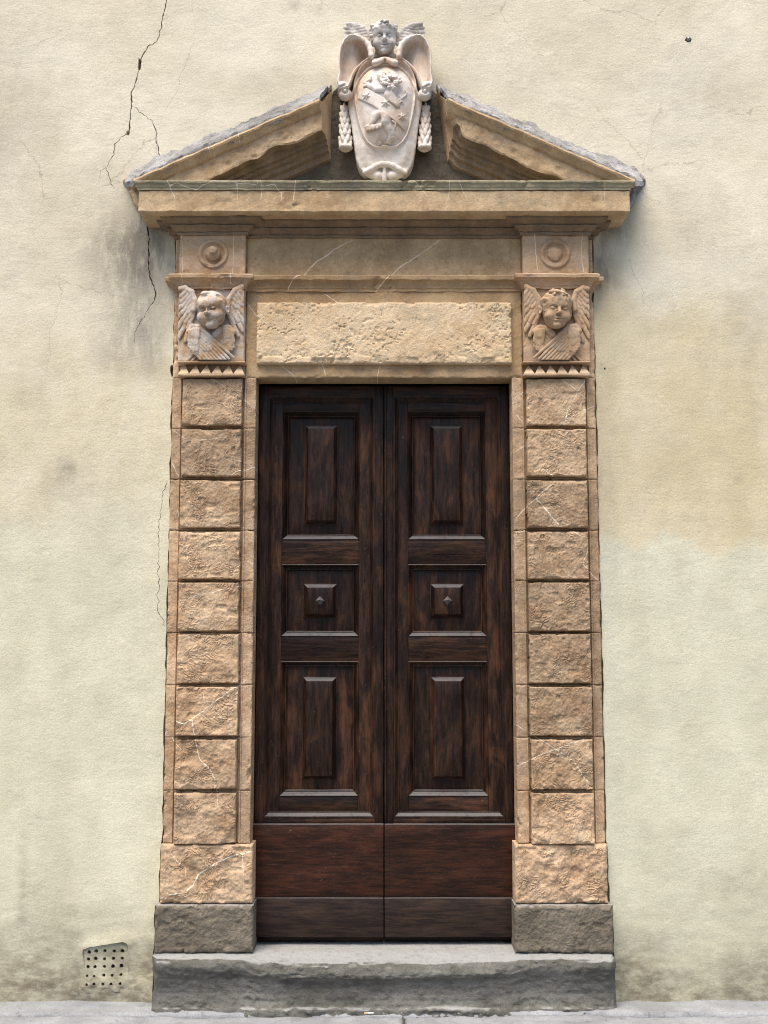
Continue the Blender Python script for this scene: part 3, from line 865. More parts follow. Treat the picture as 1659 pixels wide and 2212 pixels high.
def vent():
    P = vent_poly
    c = P.mean(0); plate = c + (P - c) * 1.22
    cols = [740, 800, 872, 944, 1016]; rows = [590, 652, 718, 788, 858]
    r = np.random.default_rng(5)
    vs = []; es = []; hs = []
    def addl(p):
        b = len(vs); n = len(p)
        vs.extend(Vector(q) for q in p); es.extend((b + i, b + (i + 1) % n) for i in range(n))
    addl(resample([tuple(p) for p in plate], .02, True))
    for j, ry in enumerate(rows):
        for i, cx in enumerate(cols):
            q = W(VQ[2] * (cx + (-5 * (j > 0)) * (1 if i < 2 else .3) - 3 * j + r.uniform(-3, 3)), VQ[1] + VQ[2] * (ry + r.uniform(-4, 4) - (i - 2) * 3), 0)
            rr = (.0085 if j < 3 else .0068) * r.uniform(.85, 1.12)
            h = blob_poly(q, rr, rr, 60 + j * 5 + i, 12, .12); hs.append(h); addl(h)
    lo, hi = plate.min(0), plate.max(0)
    G = np.stack(np.meshgrid(np.arange(lo[0], hi[0], .008), np.arange(lo[1], hi[1], .008)), -1).reshape(-1, 2)
    ok = poly_sd(G[:, 0], G[:, 1], plate) < -.004
    for h in hs: ok &= poly_sd(G[:, 0], G[:, 1], h) > .002
    vs.extend(Vector(q) for q in G[ok])
    ov, oe, of, *_ = delaunay_2d_cdt(vs, es, [], 0, 1e-6)
    P2 = np.array([tuple(v) for v in ov]); T = np.array([f for f in of if len(f) == 3], int)
    cen = P2[T].mean(1); ok = poly_sd(cen[:, 0], cen[:, 1], plate) < 0
    for h in hs: ok &= poly_sd(cen[:, 0], cen[:, 1], h) > 0
    T = T[ok]
    x, z = P2[:, 0], P2[:, 1]
    y = -.002 - .003 * fb2(x * 20, z * 20, 70, 3) - .012 * sst(.15, .06, z) * (1 + .6 * fb2(x * 40, z * 40, 71, 2)) + .004 * sst(.245, .28, z)
    V = np.stack([x, y, z], -1)
    e = np.vstack([T[:, [0, 1]], T[:, [1, 2]], T[:, [2, 0]]])
    key = np.sort(e, 1); u, inv, cnt = np.unique(key, axis=0, return_inverse=True, return_counts=True)
    be = e[cnt[inv.ravel()] == 1]; bv = np.unique(be); mp = np.full(len(V), -1); mp[bv] = len(V) + np.arange(len(bv))
    bk = V[bv].copy(); bk[:, 1] = .058
    V = np.vstack([V, bk])
    S = np.stack([be[:, 1], be[:, 0], mp[be[:, 0]], mp[be[:, 1]]], -1)
    n = len(V); z = V[:, 2]; o1 = np.ones(n)
    v = mk('air_vent', V, [T, S], PLASTER, wall, {'yellow': .3 * o1, 'green': o1, 'soot': .05 * o1, 'dirt': .78 + .2 * sst(.16, .06, z), 'craze': 0 * o1}, sharp=50)
vent()
# a sawn-off iron stub left in a hole high on the right
g = Grid((STUB[0] - .02, -.03, STUB[1] - .02), (STUB[0] + .02, .02, STUB[1] + .02), .002)
carve('iron_stub', cone(g, (STUB[0], -.03, STUB[1]), (STUB[0] + .001, -.002, STUB[1] + .003), .0112, .0105), g, IRON, wall)

# ------------------------------------------------------------------ the stone door surround
surround = thing('door_surround', 'carved ochre stone door surround with broken pediment framing the dark door', 'doorway', (0, 0, 0))
XO, XB0, XB1, XJ, YREV = 1.003, .950, .668, .606, .088     # outer edge, boss outer / inner edge, door jamb, depth of the reveal

B_TOP = [817, 926, 1037, 1148, 1258, 1370, 1484, 1598, 1714]
B_BOT = [918, 1028, 1139, 1251, 1363, 1476, 1590, 1706, 1822]
bz = [(W(0, a, -.075)[1], W(0, b, -.075)[1]) for a, b in zip(B_TOP, B_BOT)]
cuts = [bz[0][0] + .012] + [(bz[i][1] + bz[i + 1][0]) / 2 for i in range(8)] + [bz[8][1] - .006]
Z_BIG = (W(0, 1955, -.075)[1], cuts[9])
Z_PL = (.229, Z_BIG[0])

def course(i, sgn, parent):
    """one course of a pilaster: plain outer strip, rough boss between two grooves, plain jamb strip"""
    z1, z0 = cuts[i] - .0008, cuts[i + 1] + .0008
    t1, t0 = bz[i]
    if i == 8: t0 = z0
    xa, xb, xc, xd = XO, XB0, XB1, XJ                       # outward distances, mirrored by sgn
    seed = 300 + i * 7 + (100 if sgn > 0 else 0)
    r = np.random.default_rng(seed)
    jx = r.uniform(-.004, .004, 4)
    worn = (i >= 7 and sgn < 0)
    A = sorted([sgn * q for q in (xa + .3 * jx[0], xb + jx[1] * .6, xc + jx[2] * .6, xd)])
    lo, b0, b1, hi = A
    br = [b0, b1, sgn * .967, sgn * .651]
    xs = lines(lo, hi, .0031, br); zs = lines(z0, z1, .0033, [t0, t1])
    def yf(X, Z):
        ax = np.abs(X)
        ch = chisel(X, Z, seed, .0024 + .0006 * i, .0042)
        wob = .0016 * fb2(X * 30, Z * 30, seed + 70, 2)
        db = edge_d(X + .0014 * fb2(X * 25, Z * 25, seed + 51, 2), Z + .0014 * fb2(X * 25 + 9, Z * 25, seed + 52, 2), b0, b1, t0, t1)
        inside = db > 0
        rr = .0042 * (1 + .8 * fb2(X * 24, Z * 24, seed + 60, 2)) + .026 * sst(.64, .85, vn2(X * 17, Z * 17, seed + 61)) * (1.6 if worn else 1)
        dome = np.clip(db / np.maximum(rr, .003), 0, 1)
        boss = -.055 - .014 * np.sqrt(dome * (2 - dome)) - ch * (.35 + .65 * dome)
        if worn: boss = boss + .012 * sst(.5, .75, vn2(X * 9, Z * 9, seed + 66))
        strip = np.where(ax > .958, -.030, -.040) - .0022 * np.maximum(chisel(X, Z, seed + 20, .2, .8, 22), -1) - wob
        strip = np.where((ax > .9585) & (ax < .967), -.037 - wob, strip)
        strip = np.where((ax > .651) & (ax < .6585), -.046 - wob, strip)
        gr = np.where((ax < .9585) & (ax > .6585), -.024, strip)
        Y = np.where(inside, boss, gr)
        d = edge_d(X, Z, lo, hi, z0, z1)
        return Y + chipped(X, Z, (lo, hi, z0, z1), seed + 40, .004, .5 + .9 * (i > 6))
    return slab('stone_block', xs, zs, yf, YREV, STONE, parent, sharp=42)

def big_block(name, x0, x1, z0, z1, yf0, mat, parent, seed, lump, rip, r=.012, yb=YREV, K=13, res=.0036, vein=True):
    lo, hi = min(x0, x1), max(x0, x1)
    xs = lines(lo, hi, res); zs = lines(z0, z1, res)
    box_ = (lo, hi, z0, z1)
    def yf(X, Z):
        d = edge_d(X, Z, *box_)
        f = sst(0, .02, d)
        return yf0 - chisel(X, Z, seed, lump, rip, K) * f + chipped(X, Z, box_, seed + 9, r, .8)
    return slab(name, xs, zs, yf, yb, mat, parent, vein=vein, sharp=50)

for sgn in (-1, 1):
    pil = box('pilaster', min(sgn * .63, sgn * .985), max(sgn * .63, sgn * .985), .01, .055, Z_BIG[0], 3.52, SMOOTH, surround, .003)
    pil['label'] = 'left pilaster of nine rough bossed blocks' if sgn < 0 else 'right pilaster of nine rough bossed blocks'
    for i in range(9): course(i, sgn, pil)
    big_block('base_block', sgn * 1.005, sgn * .590, Z_BIG[0] + .003, Z_BIG[1] - .002, -.062, STONE, surround, 900 + sgn, .010, .0055, .010, K=17)
    pb = big_block('plinth_block', sgn * 1.022, sgn * .583, Z_PL[0] + .003, Z_PL[1] - .001, -.080, PLINTH, surround, 950 + sgn, .006, .0022, .013, K=12)
    pb['label'] = 'grey plinth stone left of the door' if sgn < 0 else 'grey plinth stone right of the door'

# upper jamb strips beside the reliefs, seen as a thin border outside each carved panel
for sgn in (-1, 1):
    lo, hi = sorted((sgn * XO, sgn * .9735))
    xs = lines(lo, hi, .005); zs = lines(cuts[0] + .002, 3.535, .006)
    slab('border_strip', xs, zs, lambda X, Z: -.030 - .003 * fb2(X * 30, Z * 30, 77, 3) + chipped(X, Z, (lo, hi, cuts[0], 3.535), 78, .006, 1.2), .05, STONE, surround)

# lintel with its raised pitted panel, architrave moulding, frieze
zL = W(0, 816, -.04)[1]
def flat(seed, y, amp, boxv, r=.005, chips=.6):
    return lambda X, Z: y - amp * fb2(X * 7, Z * 7, seed, 4) - .0008 * fb2(X * 60, Z * 60, seed + 1, 2) + chipped(X, Z, boxv, seed + 2, r, chips)
LX = .6575
bx = (-LX, LX, zL, 3.276)
slab('lintel', lines(-LX, LX, .0042), lines(zL, 3.276, .0042), flat(10, -.040, .002, bx), YREV, SMOOTH, surround)
pbx = (-.603, .605, 2.912, 3.208)
def pitted(X, Z):
    p = sst(.68, .82, vn2(X * 38 + fb2(X*60,Z*60,508,2), Z * 44 + fb2(X*60,Z*60,509,2), 501)) * sst(.50, .68, vn2(X * 9, Z * 9, 505)) * .0045 + sst(.70, .82, vn2(X * 80, Z * 80, 502)) * sst(.35, .7, vn2(X * 10, Z * 10, 503)) * .0035
    low = .010 * sst(.07, .0, Z - pbx[2]) * sst(.45, .75, vn2(X * 22, Z * 26, 504))
    return -.072 - .0018 * fb2(X * 9, Z * 9, 500, 4) - .0009 * fb2(X * 45, Z * 45, 506, 3) + p + low + chipped(X, Z, pbx, 507, .006, 1.0)
slab('lintel_panel', lines(pbx[0], pbx[1], .0036), lines(pbx[2], pbx[3], .0036), pitted, -.02, PALE, surround)
# shallow sunk ring round the panel is the lintel itself; the architrave moulding closes it above
zA0, zA1, zF1 = 3.268, 3.338, 3.540
moulding('architrave_moulding', [(-LX + .002, -.04), (LX - .002, -.04)], [(-.03, zA0), (.006, zA0), (.006, zA0 + .012), (.010, zA0 + .016), (.013, zA0 + .03), (.022, zA0 + .043), (.036, zA0 + .050), (.037, zA1 - .004), (.030, zA1 + .004), (.004, zA1 + .010), (-.03, zA1 + .010)],
         SMOOTH, surround, wear=.0028, seed=20, chip=.012)
fx = (-.659, .659, 3.330, zF1)
slab('frieze', lines(fx[0], fx[1], .0042), lines(fx[2], fx[3], .0042), flat(12, -.040, .0025, fx), .04, mat_stone('frieze_sandstone', (.38, .26, .145), (.53, .39, .24), (.30, .225, .15), .45, .0, soot=.16, bump=.6), surround)

def capital(sgn):
    p = [(-1.003, .03), (-1.003, -.030), (-.976, -.030), (-.976, -.082), (-.660, -.082), (-.660, -.03)]
    if sgn > 0: p = [(-x, y) for x, y in p][::-1]
    z0, z1 = 3.270, 3.330
    pr = [(-.028, z0), (.004, z0), (.005, z0 + .010), (.009, z0 + .013), (.011, z0 + .022), (.017, z0 + .032), (.029, z0 + .041), (.041, z0 + .044), (.043, z1 - .003), (.036, z1 + .004), (-.028, z1 + .004)]
    return moulding('capital', p, pr, CARVED, surround, wear=.003, seed=30 + sgn, chip=.012)
capital(-1); capital(1)

def frieze_block(sgn):
    lo, hi = sorted((sgn * .975, sgn * .660))
    bxv = (lo, hi, 3.322, zF1)
    cx, cz = sgn * .814, 3.441
    def yf(X, Z):
        d = np.hypot(X - cx, Z - cz)
        ring = np.where(d < .072, .0 + .010 * sst(.073, .069, d) - .012 * sst(.060, .045, d), 0)
        side = .012 * sst(3.345, 3.322, Z)
        return -.082 - ring - side - .004 * sst(.55, .75, vn2(X * 18, Z * 18, 610 + sgn)) * (fb2(X * 40, Z * 40, 611, 2)) - .0025 * fb2(X * 16, Z * 16, 600 + sgn, 4) + chipped(X, Z, bxv, 620 + sgn, .006, 1)
    fb = slab('frieze_block', lines(lo, hi, .0035), lines(3.322, zF1, .0035), yf, .03, CARVED, surround)
    g = Grid((cx - .05, .06, cz - .05), (cx + .05, .15, cz + .05), .0022)
    if sgn < 0:
        F = ell(g, (cx, .088, cz), (.038, .026, .038))
        F = smin(F, ell(g, (cx + .004, .112, cz + .006), (.021, .017, .021)), .004)
        F = np.minimum(F, ell(g, (cx - .020, .100, cz + .012), (.012, .010, .012)))
    else:
        F = ell(g, (cx, .082, cz), (.037, .016, .037))
        F = smax(F, -ell(g, (cx - .008, .108, cz + .008), (.020, .012, .016)), .004)
    F = F + .0022 * fb3((g.x + 0 * g.p + 0 * g.z) * 70, (g.p + 0 * g.x + 0 * g.z) * 70, (g.z + 0 * g.x + 0 * g.p) * 70, 5, 2)
    r = carve('rosette', F, g, CARVED, fb)
    r['label'] = 'round boss with a button centre' if sgn < 0 else 'worn round boss broken off flat'
frieze_block(-1); frieze_block(1)

TOOTH = mat_stone('tooth_stone', (.43, .31, .20), (.56, .43, .30), (.40, .32, .24), .4, .08, bump=.4)
def sawtooth(sgn):
    z0, z1 = 2.850, 2.911
    lo, hi = sorted((sgn * .968, sgn * .656))
    band = box('sawtooth_band', lo, hi, -.030, .045, z0 + .007, z1, CARVED, surround, .002, .0008, 3)
    moulding_lip = box('lip', lo - .002, hi + .002, -.096, .03, z0 - .004, z0 + .0065, CARVED, band, .003, .002, 5, .02)
    n = 6; w = (hi - lo) / n
    V = np.array([(0, -.094, 0), (w * .97, -.094, 0), (w * .97, -.028, 0), (0, -.028, 0), (w * .485, -.050, z1 - z0 - .008), (w * .485, -.028, z1 - z0 - .008)])
    V[:, 0] += lo + w * .02; V[:, 2] += z0 + .0065
    F = [np.array([(0, 1, 4), (3, 5, 2)]), np.array([(0, 4, 5, 3), (1, 2, 5, 4), (0, 3, 2, 1)])]
    first = mk('tooth', V, F, TOOTH, band, smooth=False)
    for i in range(1, n):
        instance(first, band, WLOC[first.name] + Vector((w * i, 0, 0)))
    fill = box('cap_fillet', lo - .004, hi + .004, -.094, .03, z1 - .001, z1 + .0065, CARVED, band, .003, .0015, 8, .02)
sawtooth(-1); sawtooth(1)

# bed mouldings under the cornice, breaking forward over the pilasters
zb = 3.532
bed = [(-1.003, .04), (-1.003, -.032), (-.978, -.032), (-.978, -.084), (-.656, -.084), (-.656, -.042), (.656, -.042), (.656, -.084), (.978, -.084), (.978, -.032), (1.003, -.032), (1.003, .04)]
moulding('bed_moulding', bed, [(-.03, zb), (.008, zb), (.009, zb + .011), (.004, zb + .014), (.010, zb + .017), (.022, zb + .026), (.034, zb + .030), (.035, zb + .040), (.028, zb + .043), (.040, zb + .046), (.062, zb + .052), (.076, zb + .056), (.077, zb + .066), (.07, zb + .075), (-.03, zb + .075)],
         SHADESOOT, surround, wear=.0022, seed=44, chip=.006)  # darker stone holds the painted shade of the overhang
zc0, zc1, zc2 = 3.602, 3.703, 3.748
CW = 1.149
moulding('corona', [(-CW, .045), (-CW, -.203), (CW, -.203), (CW, .045)], [(-.20, zc0 - .004), (-.014, zc0 - .004), (-.006, zc0), (0, zc0 + .004), (0, zc1), (-.006, zc1 + .004), (-.20, zc1 + .004)],
         CORONA, surround, wear=.003, seed=46, chip=.008, pres=.010)
moulding('cornice_cap', [(-CW - .003, .045), (-CW - .003, -.206), (CW + .003, -.206), (CW + .003, .045)],
         [(-.20, zc1 + .004), (.002, zc1 + .004), (.003, zc1 + .012), (.007, zc1 + .016), (.009, zc1 + .024), (.013, zc1 + .031), (.017, zc1 + .034), (.018, zc2 - .003), (.012, zc2 + .001), (-.20, zc2 + .012)],
         CAPSTONE, surround, wear=.0022, seed=48, chip=.012, pres=.007)

# the two raking cornices of the broken pediment, with weathered mortar flashing on top
def raking(sgn):
    xo, xi, zo, zi = -1.175, -.306, 3.760, 4.157        # outer and inner end of the front top edge
    n = 120
    t = np.linspace(0, 1, n)
    prof = [(.00, .110), (.04, .098), (.10, .045), (.155, .008), (.190, -.004), (.205, .0), (.209, -.010), (.206, -.018), (.197, -.024), (.188, -.032), (.184, -.042), (.178, -.047), (.168, -.050), (.168, -.10), (.168, -.150), (.164, -.158), (.08, -.162), (.078, -.180), (.060, -.186), (.056, -.206), (.036, -.214), (.03, -.240), (.0, -.250)]
    Q = resample(prof, .009)
    # the end near the arms is cut so that the wall side reaches further in
    T, K = np.meshgrid(t, np.arange(len(Q)), indexing='ij')
    out = Q[K, 0]; up = Q[K, 1]
    x = xo + (xi - xo) * T; z0 = zo + (zi - zo) * T
    slope = (zi - zo) / (xi - xo)
    e = (.05 * (1 - out / .21)) * T
    x = x + e; z = z0 + e * slope + up
    seed = 700 + sgn
    top = (up > .004)
    brk = fb2(T * 9, K * 0 + 1.5, seed, 4)
    # broken lower edge of the fascia: eaten upwards, the soffit slanting back from it
    low = sst(-.06, -.15, up) * (out > .10)
    z = z + low * np.clip(.012 + .015 * brk + (.010 * sst(.7, .2, T) if sgn > 0 else .024 * np.exp(-((T - .74) / .07) ** 2)), -.006, .06)
    if sgn > 0:                                            # the right one has lost its inner lower corner
        z = z + low * .035 * sst(.86, .98, T); x = x - .05 * sst(.9, 1, T) * sst(-.04, -.10, up)
    y = -out
    q = np.stack([x * 20, y * 20, z * 20], 0)
    rough = np.where(top, .011, .0035) * np.where(out < .005, 0, 1)
    y = y - rough * fb3(q[0], q[1], q[2], seed + 1, 4); z = z + rough * fb3(q[0], q[1], q[2], seed + 2, 4)
    fas = (out > .166) & (out < .170)
    y = y - fas * chisel(x, z, seed + 3, .0045, .003, 12)
    z = np.maximum(z, zc2 - .004 - .012 * (out < .19))
    x = x * (-sgn)
    V = np.stack([x, y, z], -1).reshape(-1, 3)
    F = quads(n, len(Q))
    if sgn > 0: F = F[:, ::-1]
    mtop = np.where(top[:-1, :-1] & top[1:, 1:], 1, 0).reshape(-1)
    ci = len(V)
    end = [s * len(Q) + np.arange(len(Q)) for s in (0, n - 1)]
    V = np.vstack([V] + [V[e_].mean(0) * .5 + V[e_[[0, -1]]].mean(0) * .5 for e_ in end])
    caps = []
    for k, e_ in enumerate(end):
        a = np.arange(len(Q)); b = (a + 1) % len(Q)
        caps.append(np.stack([np.full(len(Q), ci + k), e_[a], e_[b]], -1))
    o = mk('raking_cornice', V, [F, np.vstack(caps)], CORONA, surround, {'vein': vein_at(V[:, 0], V[:, 2])}, sharp=35)
    o.data.materials.append(SHADESOOT)                          # soffit faces get painted-in shade along with the soot
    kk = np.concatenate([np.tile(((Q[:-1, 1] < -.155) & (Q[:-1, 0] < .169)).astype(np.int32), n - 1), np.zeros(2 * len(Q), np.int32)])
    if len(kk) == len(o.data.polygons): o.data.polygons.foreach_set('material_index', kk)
    o['label'] = 'left raking half of the broken pediment' if sgn < 0 else 'right raking half of the broken pediment, its lower edge broken away'
    # mortar flashing: a rough skin just above the stone's upper slope
    sel = np.where(Q[:, 1] > -.004)[0]; m2 = 170
    T2, S2 = np.meshgrid(np.linspace(-.05, 1.0, m2), np.linspace(0, 1, 20), indexing='ij')
    out = np.interp(S2, [0, .3, .7, .93, 1], [-.01, .075, .165, .203, .200]); up = np.interp(S2, [0, .3, .7, .93, 1], [.160, .108, .040, .010, -.004])
    x = xo + (xi - xo) * T2; e = (.05 * (1 - out / .21)) * T2
    x = x + e; z = zo + (zi - zo) * T2 + e * slope + up + .004
    y = -out
    q = (x * 26, y * 26, z * 26)
    a = .009 * sst(0, .05, S2)
    wob = .016 * fb2(T2 * 14, S2 * 0, seed + 31, 3)
    z = z + a * fb3(*q, seed + 20, 4) * 1.3 + wob * (S2 < .3) - .010 * sst(.6, .8, vn3(x * 40, y * 40, z * 40, seed + 21)) * sst(.05, .2, S2) * sst(1, .8, S2)
    y = y - a * fb3(*q, seed + 22, 4)
    z = np.maximum(z, zc2 + .002)
    x = x * (-sgn)
    F2 = quads(*T2.shape)
    V2 = np.stack([x, y, z], -1).reshape(-1, 3)
    # give the skin a thickness downwards
    nb = len(V2); Vb = V2 + np.array([0, .004, -.022])
    ring = np.array([i * 20 for i in range(m2)] + [(m2 - 1) * 20 + j for j in range(1, 20)] + [i * 20 + 19 for i in range(m2 - 2, -1, -1)] + [j for j in range(18, 0, -1)])
    k = np.arange(len(ring)); k2 = (k + 1) % len(ring)
    S = np.stack([ring[k], nb + ring[k], nb + ring[k2], ring[k2]], -1)
    VV = np.vstack([V2, Vb])
    mk('mortar_flashing', VV, [F2, F2[:, ::-1] + nb, S], MORTAR, o, {}, sharp=60)
    # the projecting end of the flashing slab beyond the corner of the cornice
    gx = Grid((-1.30, -.02, 3.58), (-1.10, .22, 3.92), .005)
    F = cone(gx, (-1.235, .0, 3.835), (-1.165, .10, 3.80), .034, .03)
    F = smin(F, cone(gx, (-1.215, -.01, 3.80), (-1.160, .06, 3.66), .036, .016), .02)
    F = F + .010 * fb3((gx.x + 0 * gx.p + 0 * gx.z) * 30, (gx.p + 0 * gx.x + 0 * gx.z) * 30, (gx.z + 0 * gx.x + 0 * gx.p) * 30, seed + 40, 3)
    if sgn > 0: gx.x = -gx.x
    if sgn > 0:
        gx.lo = np.array([1.10, -.02, 3.58]); F = F[::-1]
    carve('broken_end', F, gx, CORONA if sgn < 0 else MORTAR, o)
raking(-1); raking(1)

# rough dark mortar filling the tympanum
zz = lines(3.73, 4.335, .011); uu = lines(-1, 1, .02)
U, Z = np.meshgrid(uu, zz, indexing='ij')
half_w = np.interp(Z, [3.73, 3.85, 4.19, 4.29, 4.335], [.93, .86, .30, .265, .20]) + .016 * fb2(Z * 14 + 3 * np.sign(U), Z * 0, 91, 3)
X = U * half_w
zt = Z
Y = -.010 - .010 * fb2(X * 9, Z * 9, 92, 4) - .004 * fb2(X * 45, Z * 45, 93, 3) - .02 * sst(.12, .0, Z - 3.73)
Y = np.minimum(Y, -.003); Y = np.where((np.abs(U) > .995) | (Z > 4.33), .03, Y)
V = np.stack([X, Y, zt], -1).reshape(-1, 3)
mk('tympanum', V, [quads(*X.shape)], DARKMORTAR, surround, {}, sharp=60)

# ------------------------------------------------------------------ the worn stone doorstep
def doorstep():
    prof = [(-.30, .225), (-.10, .2315), (.02, .2300), (.095, .228), (.135, .225), (.158, .219), (.173, .207), (.181, .192), (.184, .175), (.180, .155), (.170, .135), (.160, .115), (.152, .095), (.150, .072), (.157, .048), (.171, .024), (.188, .012), (.190, -.025)]
    Q = resample(prof, .0055)
    xs = lines(-1.022, 1.022, .0062)
    T, K = np.meshgrid(xs, np.arange(len(Q)), indexing='ij')
    out = Q[K, 0]; z = Q[K, 1]
    s = np.concatenate([[0], np.cumsum(np.linalg.norm(np.diff(Q, axis=0), axis=1))])[K]
    front = sst(.12, .17, out) * (z < .221)
    ridge = fb2(T * 3.2, s * 26 + .8 * fb2(T * 4, s * 5, 81, 2), 82, 4)
    lay = fb2(T * 1.6, s * 13, 83, 3)
    out = out + front * (.007 * ridge + .012 * lay * sst(.2, .12, z) + .004 * fb2(T * 40, s * 40, 84, 3) - .003 * sst(.6, .8, vn2(T * 60, s * 60, 88)))
    ledge = sst(.54, .62, np.abs(T))                        # under the plinth blocks a sharper ledge is left, the tread between is worn round
    out = out - .022 * sst(.0, .12, out) - .012 * ledge * sst(.05, .12, out) + front * ledge * (.010 * sst(.16, .2, z) - .004)
    zz = z - (1 - ledge) * sst(.04, .17, out) * .008 * sst(.15, .2, z) + .0022 * fb2(T * 9, s * 9, 85, 3) - (1 - ledge) * .012 * sst(.03, .14, out) * (1 - (T / .6) ** 2).clip(0) * (z > .15)
    zz = zz + front * .004 * ridge * sst(.02, .06, z)
    endr = np.clip(1 - (1.022 - np.abs(T)) / (.035 + .02 * fb2(T * 0 + np.sign(T), s * 12, 86, 2)), 0, 1)
    out = out - .045 * endr ** 2 * (out > .0)
    V = np.stack([T + .006 * fb2(T * 20, s * 20, 87, 2) * (np.abs(T) > 1.02), -out, zz], -1).reshape(-1, 3)
    nx, nz = T.shape
    caps = []
    for e in (0, nx - 1):
        idx = e * nz + np.arange(nz); c = len(V)
        V = np.vstack([V, [[V[idx[0], 0], .2, 0]]])
        a = np.arange(nz - 1); caps.append(np.stack([np.full(nz - 1, c), idx[a], idx[a + 1]], -1))
    o = mk('doorstep', V, [quads(nx, nz), np.vstack(caps)], STEP, None, {}, sharp=60, origin=np.array([0, 0, 0]))
    tag(o, 'worn grey stone doorstep with a rough undercut front below the door', 'step')
doorstep()
# ------------------------------------------------------------------ the two door leaves
YF = .090                                                   # face of the outer frame of a leaf
def leaf(sgn):
    xm, xo = .0022 * sgn, .6035 * sgn                          # meeting edge, hinge edge
    zk1, zk2, zk0 = .768, .441, .268                          # tops of the two kick boards and foot of the leaf
    ztop = 2.838
    cx = (xm + xo) / 2
    o = thing('door_leaf', 'left leaf of the dark brown double door, its panels streaked orange brown' if sgn < 0 else 'right leaf of the dark brown double door, with the meeting bead along its edge', 'door', (cx, .12, .24), 'leaves of the double door')
    lo, hi = min(xm, xo), max(xm, xo)
    m = lambda a: (lo + hi) / 2 + sgn * a                     # a: from the middle of the leaf, positive outwards (to the hinges)
    half = (hi - lo) / 2
    def bx(name, a0, a1, y0, y1, z0, z1, mat, bev=.0025, parent=o, seed=1):
        p, q = sorted((m(a0), m(a1)))
        return box(name, p, q, y0, y1, z0, z1, mat, parent, bev, .0010, seed, .09)
    # outer frame standing proud, moulded on its inner edge
    fw = .040
    bx('outer_stile', half - fw, half, YF, .16, zk1 + .002, ztop, WOODV)
    bx('outer_stile', -half, -half + fw, YF - (.006 if sgn > 0 else 0), .16, zk1 + .002, ztop, WOODV)
    bx('outer_rail', -half + fw, half - fw, YF, .16, ztop - .045, ztop, WOODH)
    bx('outer_rail', -half + fw, half - fw, YF + .002, .16, zk1 + .002, zk1 + .022, WOODH)
    zi0, zi1 = zk1 + .022, ztop - .045
    # the sloping moulding inside the frame
    def frame(name, a0, a1, z0, z1, prof, mat, parent):
        p, q = sorted((m(a0), m(a1)))
        return moulding(name, [(p, z0), (p, z1), (q, z1), (q, z0), (p, z0)], prof, mat, parent, res=.08, pres=.02, wear=.0008, axis='y', sharp=30)
    frame('frame_moulding', -half + fw, half - fw, zi0, zi1, [(0, YF + .002), (.010, YF + .002), (.013, YF + .006), (.024, YF + .018), (.028, YF + .019), (.029, YF + .03)], WOODV, o)
    a0, a1 = -half + fw + .026, half - fw - .026
    z0, z1 = zi0 + .026, zi1 - .026
    YS = YF + .022                                            # face of stiles and rails
    sw = .048 if sgn < 0 else .046
    # panel heights from the photograph
    P = [(W(0, 1166, YS)[1], W(0, 888, YS)[1]), (W(0, 1375, YS)[1], W(0, 1219, YS)[1]), (W(0, 1720, YS)[1], W(0, 1428, YS)[1])]
    pa0, pa1 = a0 + (.047 if sgn > 0 else .052), a1 - .048
    bx('stile', a0, pa0, YS, .16, z0, z1, WOODV, seed=2)
    bx('stile', pa1, a1, YS, .16, z0, z1, WOODV, seed=3)
    bx('rail', pa0, pa1, YS + .0015, .16, P[0][1], z1, WOODH, seed=4)
    bx('rail', pa0, pa1, YS + .0015, .16, P[1][1], P[0][0], WOODH, seed=5)
    bx('rail', pa0, pa1, YS + .0015, .16, P[2][1], P[1][0], WOODH, seed=6)
    bx('rail', pa0, pa1, YS + .0015, .16, z0, P[2][0], WOODH, seed=7)
    for k, (b, t) in enumerate(P):
        mw = .026
        pn = bx('panel', pa0 + .004, pa1 - .004, YS + .034, .16, b + .004, t - .004, WOODV, seed=8 + k)
        frame('panel_moulding', pa0, pa1, b, t, [(0, YS - .001), (.003, YS - .003), (.007, YS + .001), (.010, YS + .006), (.020, YS + .020), (.022, YS + .016), (.026, YS + .018), (.027, YS + .036)], WOODV, pn)
        # raised field: a flat block with sloping, stepped edges
        w = pa1 - pa0; c = (pa0 + pa1) / 2
        rw = .082
        zt, zb_ = t - .073 + (.008 if k == 0 else .0), b + .073 + (.006 if k == 1 else 0)
        if k == 1: zt, zb_ = (t + b) / 2 + .0815, (t + b) / 2 - .0855
        p, q = sorted((m(c - rw), m(c + rw)))
        yb_, yt = YS + .034, YS - .003
        pr = [(0, yb_), (0, yb_ - .006), (.004, yb_ - .007), (.018, yt + .004), (.020, yt + .001), (.0225, yt)]
        r_ = moulding('raised_field', [(p, zb_), (p, zt), (q, zt), (q, zb_), (p, zb_)], pr, WOODV, pn, res=.08, pres=.02, wear=.0006, axis='y', sharp=30)
        box('field_face', p + .0215, q - .0215, yt - .0001, yb_, zb_ + .0215, zt - .0215, WOODV, pn, .0008, .0004, k, .09)
        if k == 1:
            sc = m(c); sz = (t + b) / 2 - .002
            s = .0215
            V = np.array([(sc - s, yt - .004, sz), (sc, yt - .004, sz + s), (sc + s, yt - .004, sz), (sc, yt - .004, sz - s), (sc, yt - .042, sz + .002)])
            V = np.vstack([V, V[:4] * np.array([1, 0, 1]) + np.array([0, yt + .003, 0])])
            mk('stud', V, [np.array([(0, 1, 4), (1, 2, 4), (2, 3, 4), (3, 0, 4)])[:, ::-1], np.array([(0, 1, 6, 5), (1, 2, 7, 6), (2, 3, 8, 7), (3, 0, 5, 8)])], IRON, pn, smooth=False)
